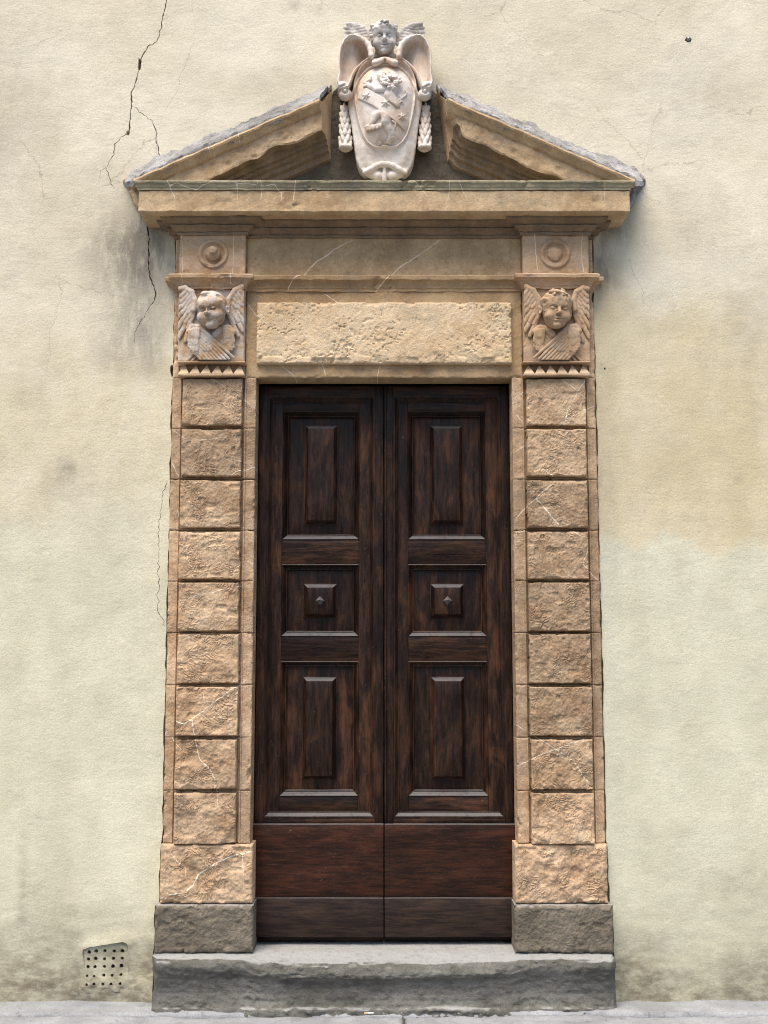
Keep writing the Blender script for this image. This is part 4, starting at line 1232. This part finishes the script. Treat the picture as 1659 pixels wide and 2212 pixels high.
    if sgn > 0:                                               # bead covering the joint, on the right leaf
        bx('meeting_bead', -half, -half + .010, YF - .014, YF + .01, zk1 + .004, ztop - .002, WOODV, .004, seed=12)
    # kick boards, each a little prouder than what is above it
    ext = .003
    bx('kick_board', -half, half + ext, YF - .028, .16, zk2 + .0015, zk1, KICK, .003, seed=20)
    bx('kick_board', -half, half + .0, YF - .040, .16, zk0, zk2, KICKLOW, .003, seed=21)
    bx('bottom_rail', -half, half, YF + .012, .16, .2365, zk0 - .002, WOODH, .003, seed=22)
    return o
leaf(-1); leaf(1)

# ------------------------------------------------------------------ carved figures
class Loc:
    """the points of a grid in a turned, scaled frame"""
    def __init__(s, g, c, S, yaw=0, roll=0, pitch=0, mir=1, sq=1.0):
        x = (g.x - c[0]) / S * mir; p = (g.p - c[1]) / S; z = (g.z - c[2]) / S
        x, p, z = np.broadcast_arrays(x, p, z)
        a, b = math.cos(roll), math.sin(roll); x, z = x * a + z * b, -x * b + z * a
        a, b = math.cos(yaw), math.sin(yaw); x, p = x * a - p * b, x * b + p * a
        a, b = math.cos(pitch), math.sin(pitch); p, z = p * a - z * b, p * b + z * a
        s.x, s.p, s.z = x, p, z * sq

def head_field(L, hair=0, seed=0, smile=0, damage=0.0):
    F = ell(L, (0, -.03, .10), (.365, .40, .39))
    F = smin(F, ell(L, (0, .06, -.19), (.285, .29, .29)), .12)
    for s in (-1, 1): F = smin(F, ell(L, (s * .172, .20, -.165), (.148, .15, .145)), .06)
    F = smin(F, ell(L, (0, .20, .15), (.27, .16, .17)), .10)
    for s in (-1, 1):
        F = smax(F, -ell(L, (s * .135, .385, .022), (.098, .10, .060)), .03)
        F = smin(F, ell(L, (s * .135, .292, .012), (.068, .058, .042)), .008)
        F = smin(F, cone(L, (s * .055, .352, .072), (s * .215, .285, .080), .018, .014), .02)
    F = smin(F, cone(L, (0, .335, .05), (0, .440, -.095), .028, .050), .035)
    for s in (-1, 1): F = smin(F, ell(L, (s * .05, .395, -.115), (.036, .04, .034)), .018)
    wm = .11 + .03 * smile
    up = .02 * smile
    for s in (-1, 1):
        F = smin(F, cone(L, (s * .02, .372, -.222), (s * wm, .305, -.228 + up), .022, .012), .015)
    F = smin(F, cone(L, (-.06, .352, -.285), (.06, .352, -.285), .027, .027), .02)
    F = smax(F, -cone(L, (-wm, .345, -.250 + up), (wm, .345, -.250 + up), .010 + .012 * smile, .010 + .012 * smile), .008)
    if smile: F = smax(F, -cone(L, (-.07, .38, -.252), (.07, .38, -.252), .030, .030), .008)
    F = smin(F, ell(L, (0, .285, -.395), (.095, .095, .085)), .05)
    for s in (-1, 1):
        e = ell(L, (s * .365, -.03, -.04), (.055, .085, .115))
        e = smax(e, -ell(L, (s * .41, .03, -.03), (.04, .05, .07)), .01)
        F = smin(F, e, .015)
    if hair:
        m = sst(.16, .30, L.z - .28 * L.p + .10)
        F = F - m * (.020 + .026 * (np.sin(L.x * 30 + 5 * fb3(L.x * 3, L.p * 3, L.z * 3, seed, 2) + 14 * L.z) * .5 + .5))
        r = np.random.default_rng(seed)
        if hair > 1:
            for s in (-1, 1):
                for k in range(6):
                    F = smin(F, ell(L, (s * (.345 + .04 * r.uniform(-1, 1)), .06 + .1 * r.uniform(-1, 1), .34 - .095 * k), (.070, .075, .060)), .006)
        for k in range(9):
            F = smin(F, ell(L, (.16 * r.uniform(-1, 1), .30 + .04 * r.uniform(-1, 1), .35 + .08 * r.uniform(-1, 1)), (.066, .07, .040), r.uniform(-1, 1)), .006)
    if damage:
        F = F + damage * sst(.55, .75, vn3(L.x * 7, L.p * 7, L.z * 7, seed + 5)) * (.6 + .5 * vn3(L.x * 30, L.p * 30, L.z * 30, seed + 6))
    return F

def along(poly, u):
    P = np.array(poly, float); s = np.concatenate([[0], np.cumsum(np.linalg.norm(np.diff(P, axis=0), axis=1))]); s /= s[-1]
    return np.array([np.interp(u, s, P[:, k]) for k in range(P.shape[1])])

def wing_field(g, roots, tips, n, w, p0, p1, arm=None, arm_r=.012, seed=0, cov=(.34, .62), flat=.5):
    """two rows of coverts over a row of flight feathers; roots and tips are (x, z) lines"""
    F = None; r = np.random.default_rng(seed)
    for layer, (f, ww, dp) in enumerate(((1.0, 1.0, 0.0), (cov[1], .92, .005), (cov[0], .85, .009))):
        m = n + (0, 1, 2)[layer]
        for k in range(m):
            u = (k + .5 * (layer % 2) * .6 + .2) / (m - .2)
            u = min(u, 1)
            a = along(roots, u); b = along(tips, u)
            b = a + (b - a) * f * r.uniform(.93, 1.05)
            q = p0 + (p1 - p0) * u + dp + r.uniform(-.0012, .0012)
            e = feather(g, (a[0], q + .002, a[1]), (b[0], q - .003, b[1]), w * ww, flat)
            F = e if F is None else smin(F, e, .0012)
    if arm is not None:
        for a, b in zip(arm[:-1], arm[1:]):
            F = smin(F, cone(g, (a[0], p1 + .004, a[1]), (b[0], p1 + .004, b[1]), arm_r, arm_r, .8), .006)
    return F

def cherub(sgn):
    cx, cz, k1, k2 = sgn * .817, 3.094, .000463, .000478
    def q(a, b): return (cx - sgn * (a - 545) * k1, cz - (b - 1132) * k2)
    def ql(L): return [q(*p) for p in L]
    x0, x1 = cx - .157, cx + .157
    mat = LIMED if sgn < 0 else CARVED
    bxv = (x0, x1, 2.918, 3.272)
    pan = slab('cherub_relief', lines(x0, x1, .005), lines(2.918, 3.272, .005), lambda X, Z: -.072 - .002 * fb2(X * 25, Z * 25, 801 + sgn, 3) + chipped(X, Z, bxv, 802, .005, .5), .03, mat, surround)
    pan['label'] = 'pale limed cherub head with crossed wings' if sgn < 0 else 'brown cherub head with a hair tuft over crossed wings'
    h = .0023
    def clip(F, g): return np.maximum(F, np.maximum(np.maximum(x0 + .002 - g.x, g.x - x1 + .002), np.maximum(2.920 - g.z, .060 - g.p)))
    def rough(F, g, a=.0012, f=60):
        X, P, Z = np.broadcast_arrays(g.x, g.p, g.z)
        return F - .5 * a * fb3(X * f, P * f, Z * f, 17, 2)
    def bounds(pts, pad, p0, p1):
        P = np.array(pts); return Grid((P[:, 0].min() - pad, p0, P[:, 1].min() - pad), (P[:, 0].max() + pad, p1, P[:, 1].max() + pad), h)
    # upper wings
    r1, t1 = ql([(375,985),(378,900),(345,820),(285,775)]), ql([(300,1290),(225,1260),(180,1090),(195,880)])
    r2, t2 = ql([(700,985),(722,890),(775,800),(850,755)]), ql([(800,1230),(880,1215),(915,1090),(900,880)])
    for k, (rr, tt, arm) in enumerate(((r1, t1, ql([(365,985),(378,890),(345,805),(275,765),(225,775)])), (r2, t2, ql([(715,960),(728,880),(785,790),(860,750)])))):
        g = bounds(rr + tt, .025, .055, .135)
        F = wing_field(g, rr, tt, 6, .0125, .078, .092, arm, .013, 40 + k, flat=.62)
        carve('wing', clip(rough(F, g), g), g, mat, pan, True)
    # lower wings, crossed under the chin: the hinder one first
    rb, tb = ql([(590,1225),(650,1195),(715,1250),(745,1330),(750,1380)]), ql([(300,1482),(330,1505),(450,1520),(580,1515),(690,1490)])
    g = bounds(rb + tb + ql([(800,1400)]), .025, .055, .15)
    F = wing_field(g, rb, tb, 9, .0076, .082, .090, ql([(590,1240),(640,1190),(720,1165),(772,1210)]), .017, 50, (.3, .55), .8)
    F = smin(F, wing_field(g, ql([(680,1190),(730,1190),(775,1215)]), ql([(690,1395),(745,1400),(795,1350)]), 4, .0088, .096, .098, None, 0, 52, (.4, .7), .7), .002)
    carve('wing', clip(rough(F, g), g), g, mat, pan, True)
    rf, tf = ql([(480,1200),(425,1215),(385,1262),(355,1325),(340,1385)]), ql([(802,1478),(768,1502),(680,1512),(560,1508),(430,1495)])
    g = bounds(rf + tf, .03, .06, .17)
    F = wing_field(g, rf, tf, 9, .0076, .104, .102, ql([(440,1190),(430,1172),(370,1160),(335,1210)]), .017, 60, (.3, .55), .8)
    lead = ql([(430,1172),(520,1245),(650,1355),(775,1462)])
    for i, (a_, b_) in enumerate(zip(lead[:-1], lead[1:])): F = smin(F, cone(g, (a_[0], .114 - .004 * i, a_[1]), (b_[0], .110 - .004 * i, b_[1]), .013 - .003 * i, .010 - .003 * i, .8), .004)
    F = smin(F, wing_field(g, ql([(440,1195),(385,1190),(335,1215)]), ql([(425,1400),(375,1410),(320,1350)]), 4, .0088, .112, .112, None, 0, 62, (.4, .7), .7), .002)
    carve('wing', clip(rough(F, g), g), g, mat, pan, True)
    # the head, turned a little towards the door
    c = q(560, 1000)
    S = .200
    g = Grid((c[0] - .105, .055, c[1] - .12), (c[0] + .105, .215, c[1] + .12), .0021)
    L = Loc(g, (c[0], .108, c[1]), S, R(12 if sgn < 0 else 5) * sgn * -1 * -1, R(-4) * sgn, R(10), sq=1.07)
    F = head_field(L, 0 if sgn < 0 else 1, 71 + sgn, 0, .035 if sgn < 0 else .02) * S
    if sgn > 0:
        for k in range(7):
            rr = np.random.default_rng(k); F = smin(F, ell(L, (rr.uniform(-.2, .1), .22 + rr.uniform(-.05, .08), .40 + rr.uniform(-.06, .05)), (.09, .07, .05), rr.uniform(-1, 1)) * S, .004)
    else:
        F = smin(F, ell(L, (-.05, .20, .40), (.12, .10, .07)) * S, .004)
    carve('cherub_head', rough(F, g, .0010, 70), g, mat, pan, True)
cherub(-1); cherub(1)

# ------------------------------------------------------------------ the marble coat of arms in the gap of the pediment
def A(zx, zy, p=.12): return W(674 + .1979 * zx, .1979 * zy, -p)
def AL(L, p=.12): return [A(*q, p) for q in L]
MX = 797
def sym(L): return L + [(2 * MX - a, b) for a, b in L[::-1]]
arms = thing('coat_of_arms', 'white marble coat of arms with lion and starred band under a winged cherub head', 'coat of arms', (0, -.02, 3.79))

body = AL(sym([(700,655),(640,662),(580,690),(520,750),(478,820),(452,900),(440,1000),(420,1060),(392,1110),(402,1200),(422,1290),(442,1440),(462,1600),(484,1735),(515,1815),(560,1862),(610,1884),(680,1912),(740,1900),(770,1950)]), .10)
oval = AL(sym([(760,722),(690,730),(620,762),(560,815),(515,880),(490,960),(484,1040),(490,1130),(508,1240),(535,1360),(570,1470),(615,1545),(670,1588),(730,1604),(775,1585)]), .12)
lipc = AL([(575,1872),(640,1838),(700,1803),(760,1784),(830,1784),(890,1805),(950,1840),(1020,1872)], .12)

def dome(x, z):
    """front of the convex shield"""
    di = poly_sd(x, z, oval)
    return .118 + .058 * (1 - np.exp(-np.maximum(-di, 0) / .05)), di

g = Grid((-.185, -.03, 3.755), (.185, .20, 4.43), .0028)
X2, Z2 = np.broadcast_arrays(g.x[:, 0, :], g.z[:, 0, :])
d = poly_sd(X2, Z2, body); hd, di = dome(X2, Z2)
hp = .095 + .020 * sst(0, -.05, d)
up = sst(4.16, 4.24, Z2)
hp = hp + up * .034 * np.exp(-((d + .007) / .008) ** 2) + .016 * np.exp(-((di - .006) / .0055) ** 2)
lowp = sst(3.99, 3.86, Z2)
hp = hp - .022 * lowp * sst(0, .05, di) * sst(3.83, 3.87, Z2) + .012 * lowp * np.abs(X2) / .12
hp = np.where(di < .004, hp + (np.maximum(hd, hp) - .002 - hp) * sst(.004, -.009, di), hp)
below = sst(3.845, 3.825, Z2)
hp = hp - .012 * below * (1 - np.exp(-(X2 / .022) ** 2) * .9)
F = smax(d[:, None, :] * np.ones_like(g.p), (g.p - hp[:, None, :]) * .75, .010)
F = np.maximum(F, -.01 - g.p)
for a, b in zip(lipc[:-1], lipc[1:]):
    ra = .011; F = smin(F, cone(g, (a[0], .112, a[1]), (b[0], .112, b[1]), ra, ra), .016)
a, b = A(790, 1830), A(790, 1945)
F = smin(F, cone(g, (a[0], .105, a[1]), (b[0], .098, b[1]), .009, .012), .005)
for s in (-1, 1):
    a, b = A(MX + s * 165, 1862), A(MX + s * 80, 1895)
    F = smin(F, cone(g, (a[0], .080, a[1]), (b[0], .088, b[1]), .020, .026), .006)
# the little rolled tongues at the head of the shield
for s in (-1, 1):
    a, b = A(MX + s * 45, 690), A(MX + s * 108, 722)
    F = smin(F, cone(g, (a[0], .142, a[1]), (b[0], .150, b[1]), .013, .017), .008)
    F = smax(F, -cone(g, (A(MX + s * 128, 715)[0], .165, A(0, 705)[1]), (A(MX + s * 60, 690)[0], .168, A(0, 690)[1]), .006, .005), .004)
a = A(MX, 668); F = smin(F, ell(g, (a[0], .125, a[1]), (.030, .025, .014)), .012)
a = A(MX, 700); F = smax(F, -ell(g, (a[0], .155, a[1]), (.006, .03, .016)), .004)
X, P_, Z = np.broadcast_arrays(g.x, g.p, g.z)
F = F - .0008 * fb3(X * 40, P_ * 40, Z * 40, 8, 2)
shield = carve('shield', F, g, MARBLE, arms)

class OnShield:
    """grid with p measured from the convex front of the shield"""
    def __init__(s, g):
        X2, Z2 = np.broadcast_arrays(g.x[:, 0, :], g.z[:, 0, :])
        h, di = dome(X2, Z2)
        s.x, s.z = g.x, g.z; s.p = g.p - h[:, None, :]; s.di = di[:, None, :]; s.X2, s.Z2 = X2, Z2

bend = AL([(575,945),(1085,1288),(1035,1418),(487,1038)], .16)
g = Grid((-.16, .11, 4.02), (.16, .20, 4.29), .0024)
o = OnShield(g)
db = poly_sd(o.X2, o.Z2, bend)[:, None, :]
F = smax(np.maximum(db, o.di + .004), np.abs(o.p + .002) - .0085, .003)
bendo = carve('band', F, g, MARBLE, shield)
bendo['label'] = 'diagonal band with three six-pointed stars'
for (zx, zy, rr) in ((588, 1045, 62), (800, 1147, 66), (985, 1272, 62)):
    c = A(zx, zy, .16); Rr = rr * .000437
    g = Grid((c[0] - Rr * 1.2, .12, c[1] - Rr * 1.2), (c[0] + Rr * 1.2, .21, c[1] + Rr * 1.2), .0018)
    o = OnShield(g)
    dx, dz = o.X2 - c[0], o.Z2 - c[1]
    th = np.arctan2(dz, dx) + .35; r = np.hypot(dx, dz) + 1e-9
    f = np.abs(((th / (math.pi / 3)) % 1) - .5) * 2          # 0 at the inner, 1 at the outer corners
    al = (1 - f) * math.pi / 6                               # angle from the nearest point
    ri = .46
    s30, c30 = math.sin(math.pi / 6), math.cos(math.pi / 6)
    Rs = Rr * ri * s30 / (ri * s30 * np.cos(al) + (1 - ri * c30) * np.sin(al))
    hgt = .006 + .014 * (1 - r / Rs)
    F = (o.p - hgt[:, None, :]) * .55
    F = np.maximum(F, -.012 - o.p)
    F = np.maximum(F, (r - Rs)[:, None, :] * .6)
    carve('star', F, g, MARBLE, shield)

# the rampant lion, partly behind the band
g = Grid((-.125, .11, 3.895), (.125, .215, 4.345), .0022)
o = OnShield(g)
def S(zx, zy, p=0.0):
    a = A(zx, zy, .16); return (a[0], p, a[1])
k = .000437
def lim(F, pts, r0, r1, p=.004, kk=.006, flat=.7):
    for i, (a, b) in enumerate(zip(pts[:-1], pts[1:])):
        t0, t1 = i / (len(pts) - 1), (i + 1) / (len(pts) - 1)
        e = cone(o, S(*a, p), S(*b, p), (r0 + (r1 - r0) * t0) * k, (r0 + (r1 - r0) * t1) * k, flat)
        F = e if F is None else smin(F, e, kk)
    return F
def ball(F, zx, zy, r, p=.004, kk=.006, rp=None, rot=0, rz=None):
    e = ell(o, S(zx, zy, p), (r * k, (rp or r * .8) * k, (rz or r) * k), rot)
    return e if F is None else smin(F, e, kk)
F = ball(None, 800, 890, 62, .006)                            # skull and muzzle, looking left
F = ball(F, 752, 838, 34, .008, .01, 34); F = ball(F, 722, 828, 20, .010, .008); F = ball(F, 735, 862, 20, .008, .006)
F = lim(F, [(880, 960), (850, 1050), (900, 1150)], 62, 60, .0)   # neck and chest
F = lim(F, [(790, 985), (700, 985), (640, 945), (600, 915)], 40, 26, .003)    # raised foreleg
for a, b in ((570,935),(575,900),(600,880),(625,870),(640,845)): F = ball(F, a, b, 17, .008, .004)
r = np.random.default_rng(3)
for q in range(64):                                            # the curled mane
    t = r.uniform(0, 2 * math.pi); rad = math.sqrt(r.uniform(.02, 1))
    x_, z_ = 862 + 108 * rad * math.cos(t), 905 + 105 * rad * math.sin(t)
    if x_ < 775 and z_ < 900: continue
    F = ball(F, x_, z_, 19, .020 + .012 * (1 - rad), .0015, 20, 0, 17)
for (a, b) in ((735, 812), (775, 806), (820, 800)): F = ball(F, a, b, 18, .016, .003)
F = lim(F, [(925,1150),(945,1100),(985,1065),(1020,1035),(1035,1000),(1015,975)], 11, 9, .003, .002)   # tail
F = lim(F, [(950,1130),(975,1100),(1000,1112)], 10, 8, .003, .002); F = lim(F, [(985,1075),(960,1055),(975,1035)], 10, 7, .003, .002)
F = lim(F, [(800,1255),(812,1290),(805,1340)], 52, 50, .006, .008, .8)   # near hind leg
F = lim(F, [(810,1340),(838,1410),(862,1465)], 44, 26, .005); F = lim(F, [(862,1465),(850,1510),(820,1555)], 26, 24, .005)
for a, b in ((745,1545),(762,1572),(800,1568),(735,1568),(830,1560),(885,1500)): F = ball(F, a, b, 20, .007, .004)
F = lim(F, [(780,1560),(830,1545)], 22, 24, .005)
F = lim(F, [(760,1240),(715,1250),(690,1270)], 34, 42, .003)            # far hind leg, lifted
F = lim(F, [(690,1270),(672,1310),(640,1345)], 36, 24, .003); F = lim(F, [(600,1368),(660,1385),(740,1375)], 24, 24, .003)
for a, b in ((592,1365),(600,1395),(632,1402),(670,1404),(710,1400),(745,1388)): F = ball(F, a, b, 17, .006, .004)
F = lim(F, [(735,1225),(760,1270),(745,1285)], 10, 8, .003, .002); F = lim(F, [(880,1330),(915,1345),(905,1390)], 12, 9, .003, .002)
F = np.maximum(F, -.006 - o.p)
F = smax(F, -np.maximum(poly_sd(o.X2, o.Z2, bend)[:, None, :], -.03 - o.p + 0), .002)
F = np.maximum(F, o.di + .003)
carve('lion', F, g, MARBLE, shield)

# scrolled side pieces with their volutes
for s in (-1, 1):
    mx = (lambda L: [(2 * MX - a, b) for a, b in L]) if s > 0 else (lambda L: L)
    ear = AL(mx([(658,662),(654,590),(630,515),(585,452),(525,416),(455,408),(395,428),(345,475),(306,560),(290,650),(286,760),(290,850),(276,930),(292,985),(400,1000),(436,920),(458,850),(500,775),(560,705),(610,672)]), .11)
    P = np.array(ear)
    g = Grid((P[:, 0].min() - .02, -.01, P[:, 1].min() - .06), (P[:, 0].max() + .02, .20, P[:, 1].max() + .02), .0026)
    X2, Z2 = np.broadcast_arrays(g.x[:, 0, :], g.z[:, 0, :])
    d = poly_sd(X2, Z2, ear)
    inner = sst(0, 1, ((X2 * -s if s < 0 else X2) * 0) )
    c0 = A(*mx([(600, 560)])[0], .11); c1 = A(*mx([(390, 700)])[0], .11)
    near_in = np.exp(-(((X2 - c0[0]) / .045) ** 2 + ((Z2 - c0[1]) / .06) ** 2))
    rim = sst(-.024, -.007, d)
    hh = .058 + .040 * sst(.0, .09, np.abs(X2 - c0[0]) * 1.0) + .058 * rim + .030 * near_in * rim - .030 * near_in * (1 - rim)
    F = smax(d[:, None, :] * np.ones_like(g.p), (g.p - hh[:, None, :]) * .6, .007)
    F = np.maximum(F, -g.p)
    arch = AL(mx([(648,655),(642,585),(615,515),(570,462),(515,432),(455,425),(400,445),(355,490),(318,565)]), .11)
    for i, (a, b) in enumerate(zip(arch[:-1], arch[1:])):
        ra = .0135 - .0008 * i; pp = .148 - .006 * i
        F = smin(F, cone(g, (a[0], pp, a[1]), (b[0], pp - .006, b[1]), ra, ra - .0008), .010)
    a = A(*mx([(338, 958)])[0], .12); b = A(*mx([(368, 1035)])[0], .12)
    F = smin(F, ell(g, (a[0], .125, a[1]), (.026, .036, .026)), .006)
    v = ell(g, (b[0], .118, b[1]), (.032, .030, .029))
    v = smax(v, -ell(g, (b[0] + s * .003, .146, b[1] + .006), (.016, .012, .014)), .004)
    v = smin(v, ell(g, (b[0] + s * .002, .140, b[1] + .008), (.009, .012, .009)), .002)
    F = smin(F, v, .003)
    F = smax(F, -cone(g, (a[0] + .010, .158, a[1] - .004), (a[0] - .012, .152, a[1] - .010), .006, .004), .003)
    sc = carve('scroll', F, g, MARBLE, arms)
    # garland of leaves and buds hanging below the volute
    top = A(*mx([(352, 1165)])[0], .07); bot = A(*mx([(366, 1600)])[0], .07)
    g = Grid((min(top[0], bot[0]) - .05, .0, bot[1] - .03), (max(top[0], bot[0]) + .05, .15, top[1] + .04), .0024)
    F = cone(g, (top[0], .06, top[1]), (bot[0], .062, bot[1]), .012, .025)
    r = np.random.default_rng(21 + s)
    for row in range(7):
        t = row / 6.6; z_ = top[1] + (bot[1] - top[1]) * t; xx = top[0] + (bot[0] - top[0]) * t; w = .012 + .016 * t
        for a_ in (-1.5, -.5, .5, 1.5) if row % 2 else (-1.0, 0, 1.0):
            ca, sa = math.cos(a_), math.sin(a_)
            F = np.minimum(F, ell(g, (xx + w * sa, .06 + w * ca, z_ - .010), (.0105, .0085, .0225), -.30 * sa, .18))
            if row % 2 == 0: F = np.minimum(F, ell(g, (xx + w * math.sin(a_ + .5) * 1.12, .06 + w * math.cos(a_ + .5) * 1.12, z_ - .020), (.0052, .0055, .0058)))
    F = smin(F, ell(g, (bot[0], .062, bot[1] - .004), (.034, .034, .014)), .006)
    F = smax(F, -ell(g, (bot[0], .070, bot[1] - .020), (.022, .024, .010)), .003)
    F = smin(F, cone(g, (top[0], .045, top[1] + .03), (top[0], .058, top[1]), .005, .009), .004)
    carve('garland', F, g, MARBLE, arms)

# winged cherub head on top
c = A(790, 422, .11)
S_ = .170
g = Grid((c[0] - .085, .02, c[1] - .10), (c[0] + .085, .20, c[1] + .095), .002)
L = Loc(g, (c[0], .105, c[1]), S_, 0, 0, R(14))
F = head_field(L, 2, 33, 1, 0) * S_
cap = carve('cherub_head', F, g, GREYMARBLE, arms)
g = Grid((c[0] - .085, .0, A(0, 665, .1)[1]), (c[0] + .085, .14, c[1] - .02), .0026)
b0 = A(790, 640, .1)
F = ell(g, (c[0], .055, c[1] - .055), (.05, .045, .05))
for s in (-1, 1):
    for q in range(3):
        F = smin(F, feather(g, (c[0] + s * .02, .085 - .01 * q, c[1] - .075 - .012 * q), (c[0] + s * (.066 - .014 * q), .070 - .01 * q, c[1] - .070 - .030 * q), .012, .6), .003)
carve('breast', F, g, GREYMARBLE, arms)
for s in (-1, 1):
    mx = (lambda L: [(2 * 792 - a, b) for a, b in L]) if s > 0 else (lambda L: L)
    rr = AL(mx([(640,430),(615,365),(560,305),(500,272)]), .07); tt = AL(mx([(415,425),(385,400),(372,335),(362,268)]), .07)
    P = np.array(rr + tt)
    g = Grid((P[:, 0].min() - .025, .01, P[:, 1].min() - .02), (P[:, 0].max() + .02, .13, P[:, 1].max() + .02), .002)
    F = wing_field(g, rr, tt, 4, .0115, .058, .066, AL(mx([(655,440),(628,372),(572,305),(490,268),(390,258)]), .07), .0085, 90 + s, (.36, .66), .55)
    carve('wing', F, g, GREYMARBLE, arms)
bk = A(800, 1925, .08)
box('bracket', -.085, .088, -.075, .03, 3.728, bk[1] + .01, DARKMORTAR, arms, .006, .003, 4, .02)

# ------------------------------------------------------------------ small things on the pavement
def cigarette():
    c = W(797, 2186, -.16); yy = -.185; zz = .0105
    o = thing('cigarette_butt', 'white cigarette butt lying at the foot of the doorstep', 'litter', (c[0], yy, .004))
    L = .026; r = .0037
    def tube(name, a, b, mat):
        n = 12; th = np.arange(n) / n * 2 * math.pi
        V = []
        for x in (a, b):
            for t in th: V.append((c[0] + x, yy + r * math.cos(t) + .15 * x, zz + r * math.sin(t)))
        V += [(c[0] + a, yy + .15 * a, zz), (c[0] + b, yy + .15 * b, zz)]
        k = np.arange(n); k2 = (k + 1) % n
        mk(name, np.array(V), [np.stack([k, k2, n + k2, n + k], -1), np.vstack([np.stack([np.full(n, 2 * n), k2, k], -1), np.stack([np.full(n, 2 * n + 1), n + k, n + k2], -1)])], mat, o, smooth=True, sharp=40)
    tube('paper', -.004, .020, PAPER); tube('filter', -.020, -.0045, FILTER)
cigarette()
def crumbs():
    r = np.random.default_rng(12); V = []; F = []
    n = 150
    for i in range(n):
        if i < 110: x, y = r.uniform(-1.9, 1.9), -.172 + r.normal(0, .006)
        else: x, y = r.uniform(-1.9, 1.9), r.uniform(-.32, -.02)
        if abs(x) < 1.06 and y > -.165: y = -.20 - .05 * r.random()
        s = r.uniform(.0012, .0042); b = len(V)
        for dx, dy, dz in ((1, 0, 0), (-1, 0, 0), (0, 1, 0), (0, -1, 0), (0, 0, 1), (0, 0, -1)):
            V.append((x + dx * s * r.uniform(.6, 1.5), y + dy * s * r.uniform(.6, 1.3), .008 + dz * s * .7 + r.uniform(-.001, .001)))
        F += [(b, b + 2, b + 4), (b + 2, b + 1, b + 4), (b + 1, b + 3, b + 4), (b + 3, b, b + 4), (b + 2, b, b + 5), (b + 1, b + 2, b + 5), (b + 3, b + 1, b + 5), (b, b + 3, b + 5)]
    o = mk('grit', np.array(V), [np.array(F)], MORTAR, None, {}, smooth=False)
    tag(o, 'grit and crumbs of mortar along the joints of the pavement', 'grit', kind='stuff')
crumbs()
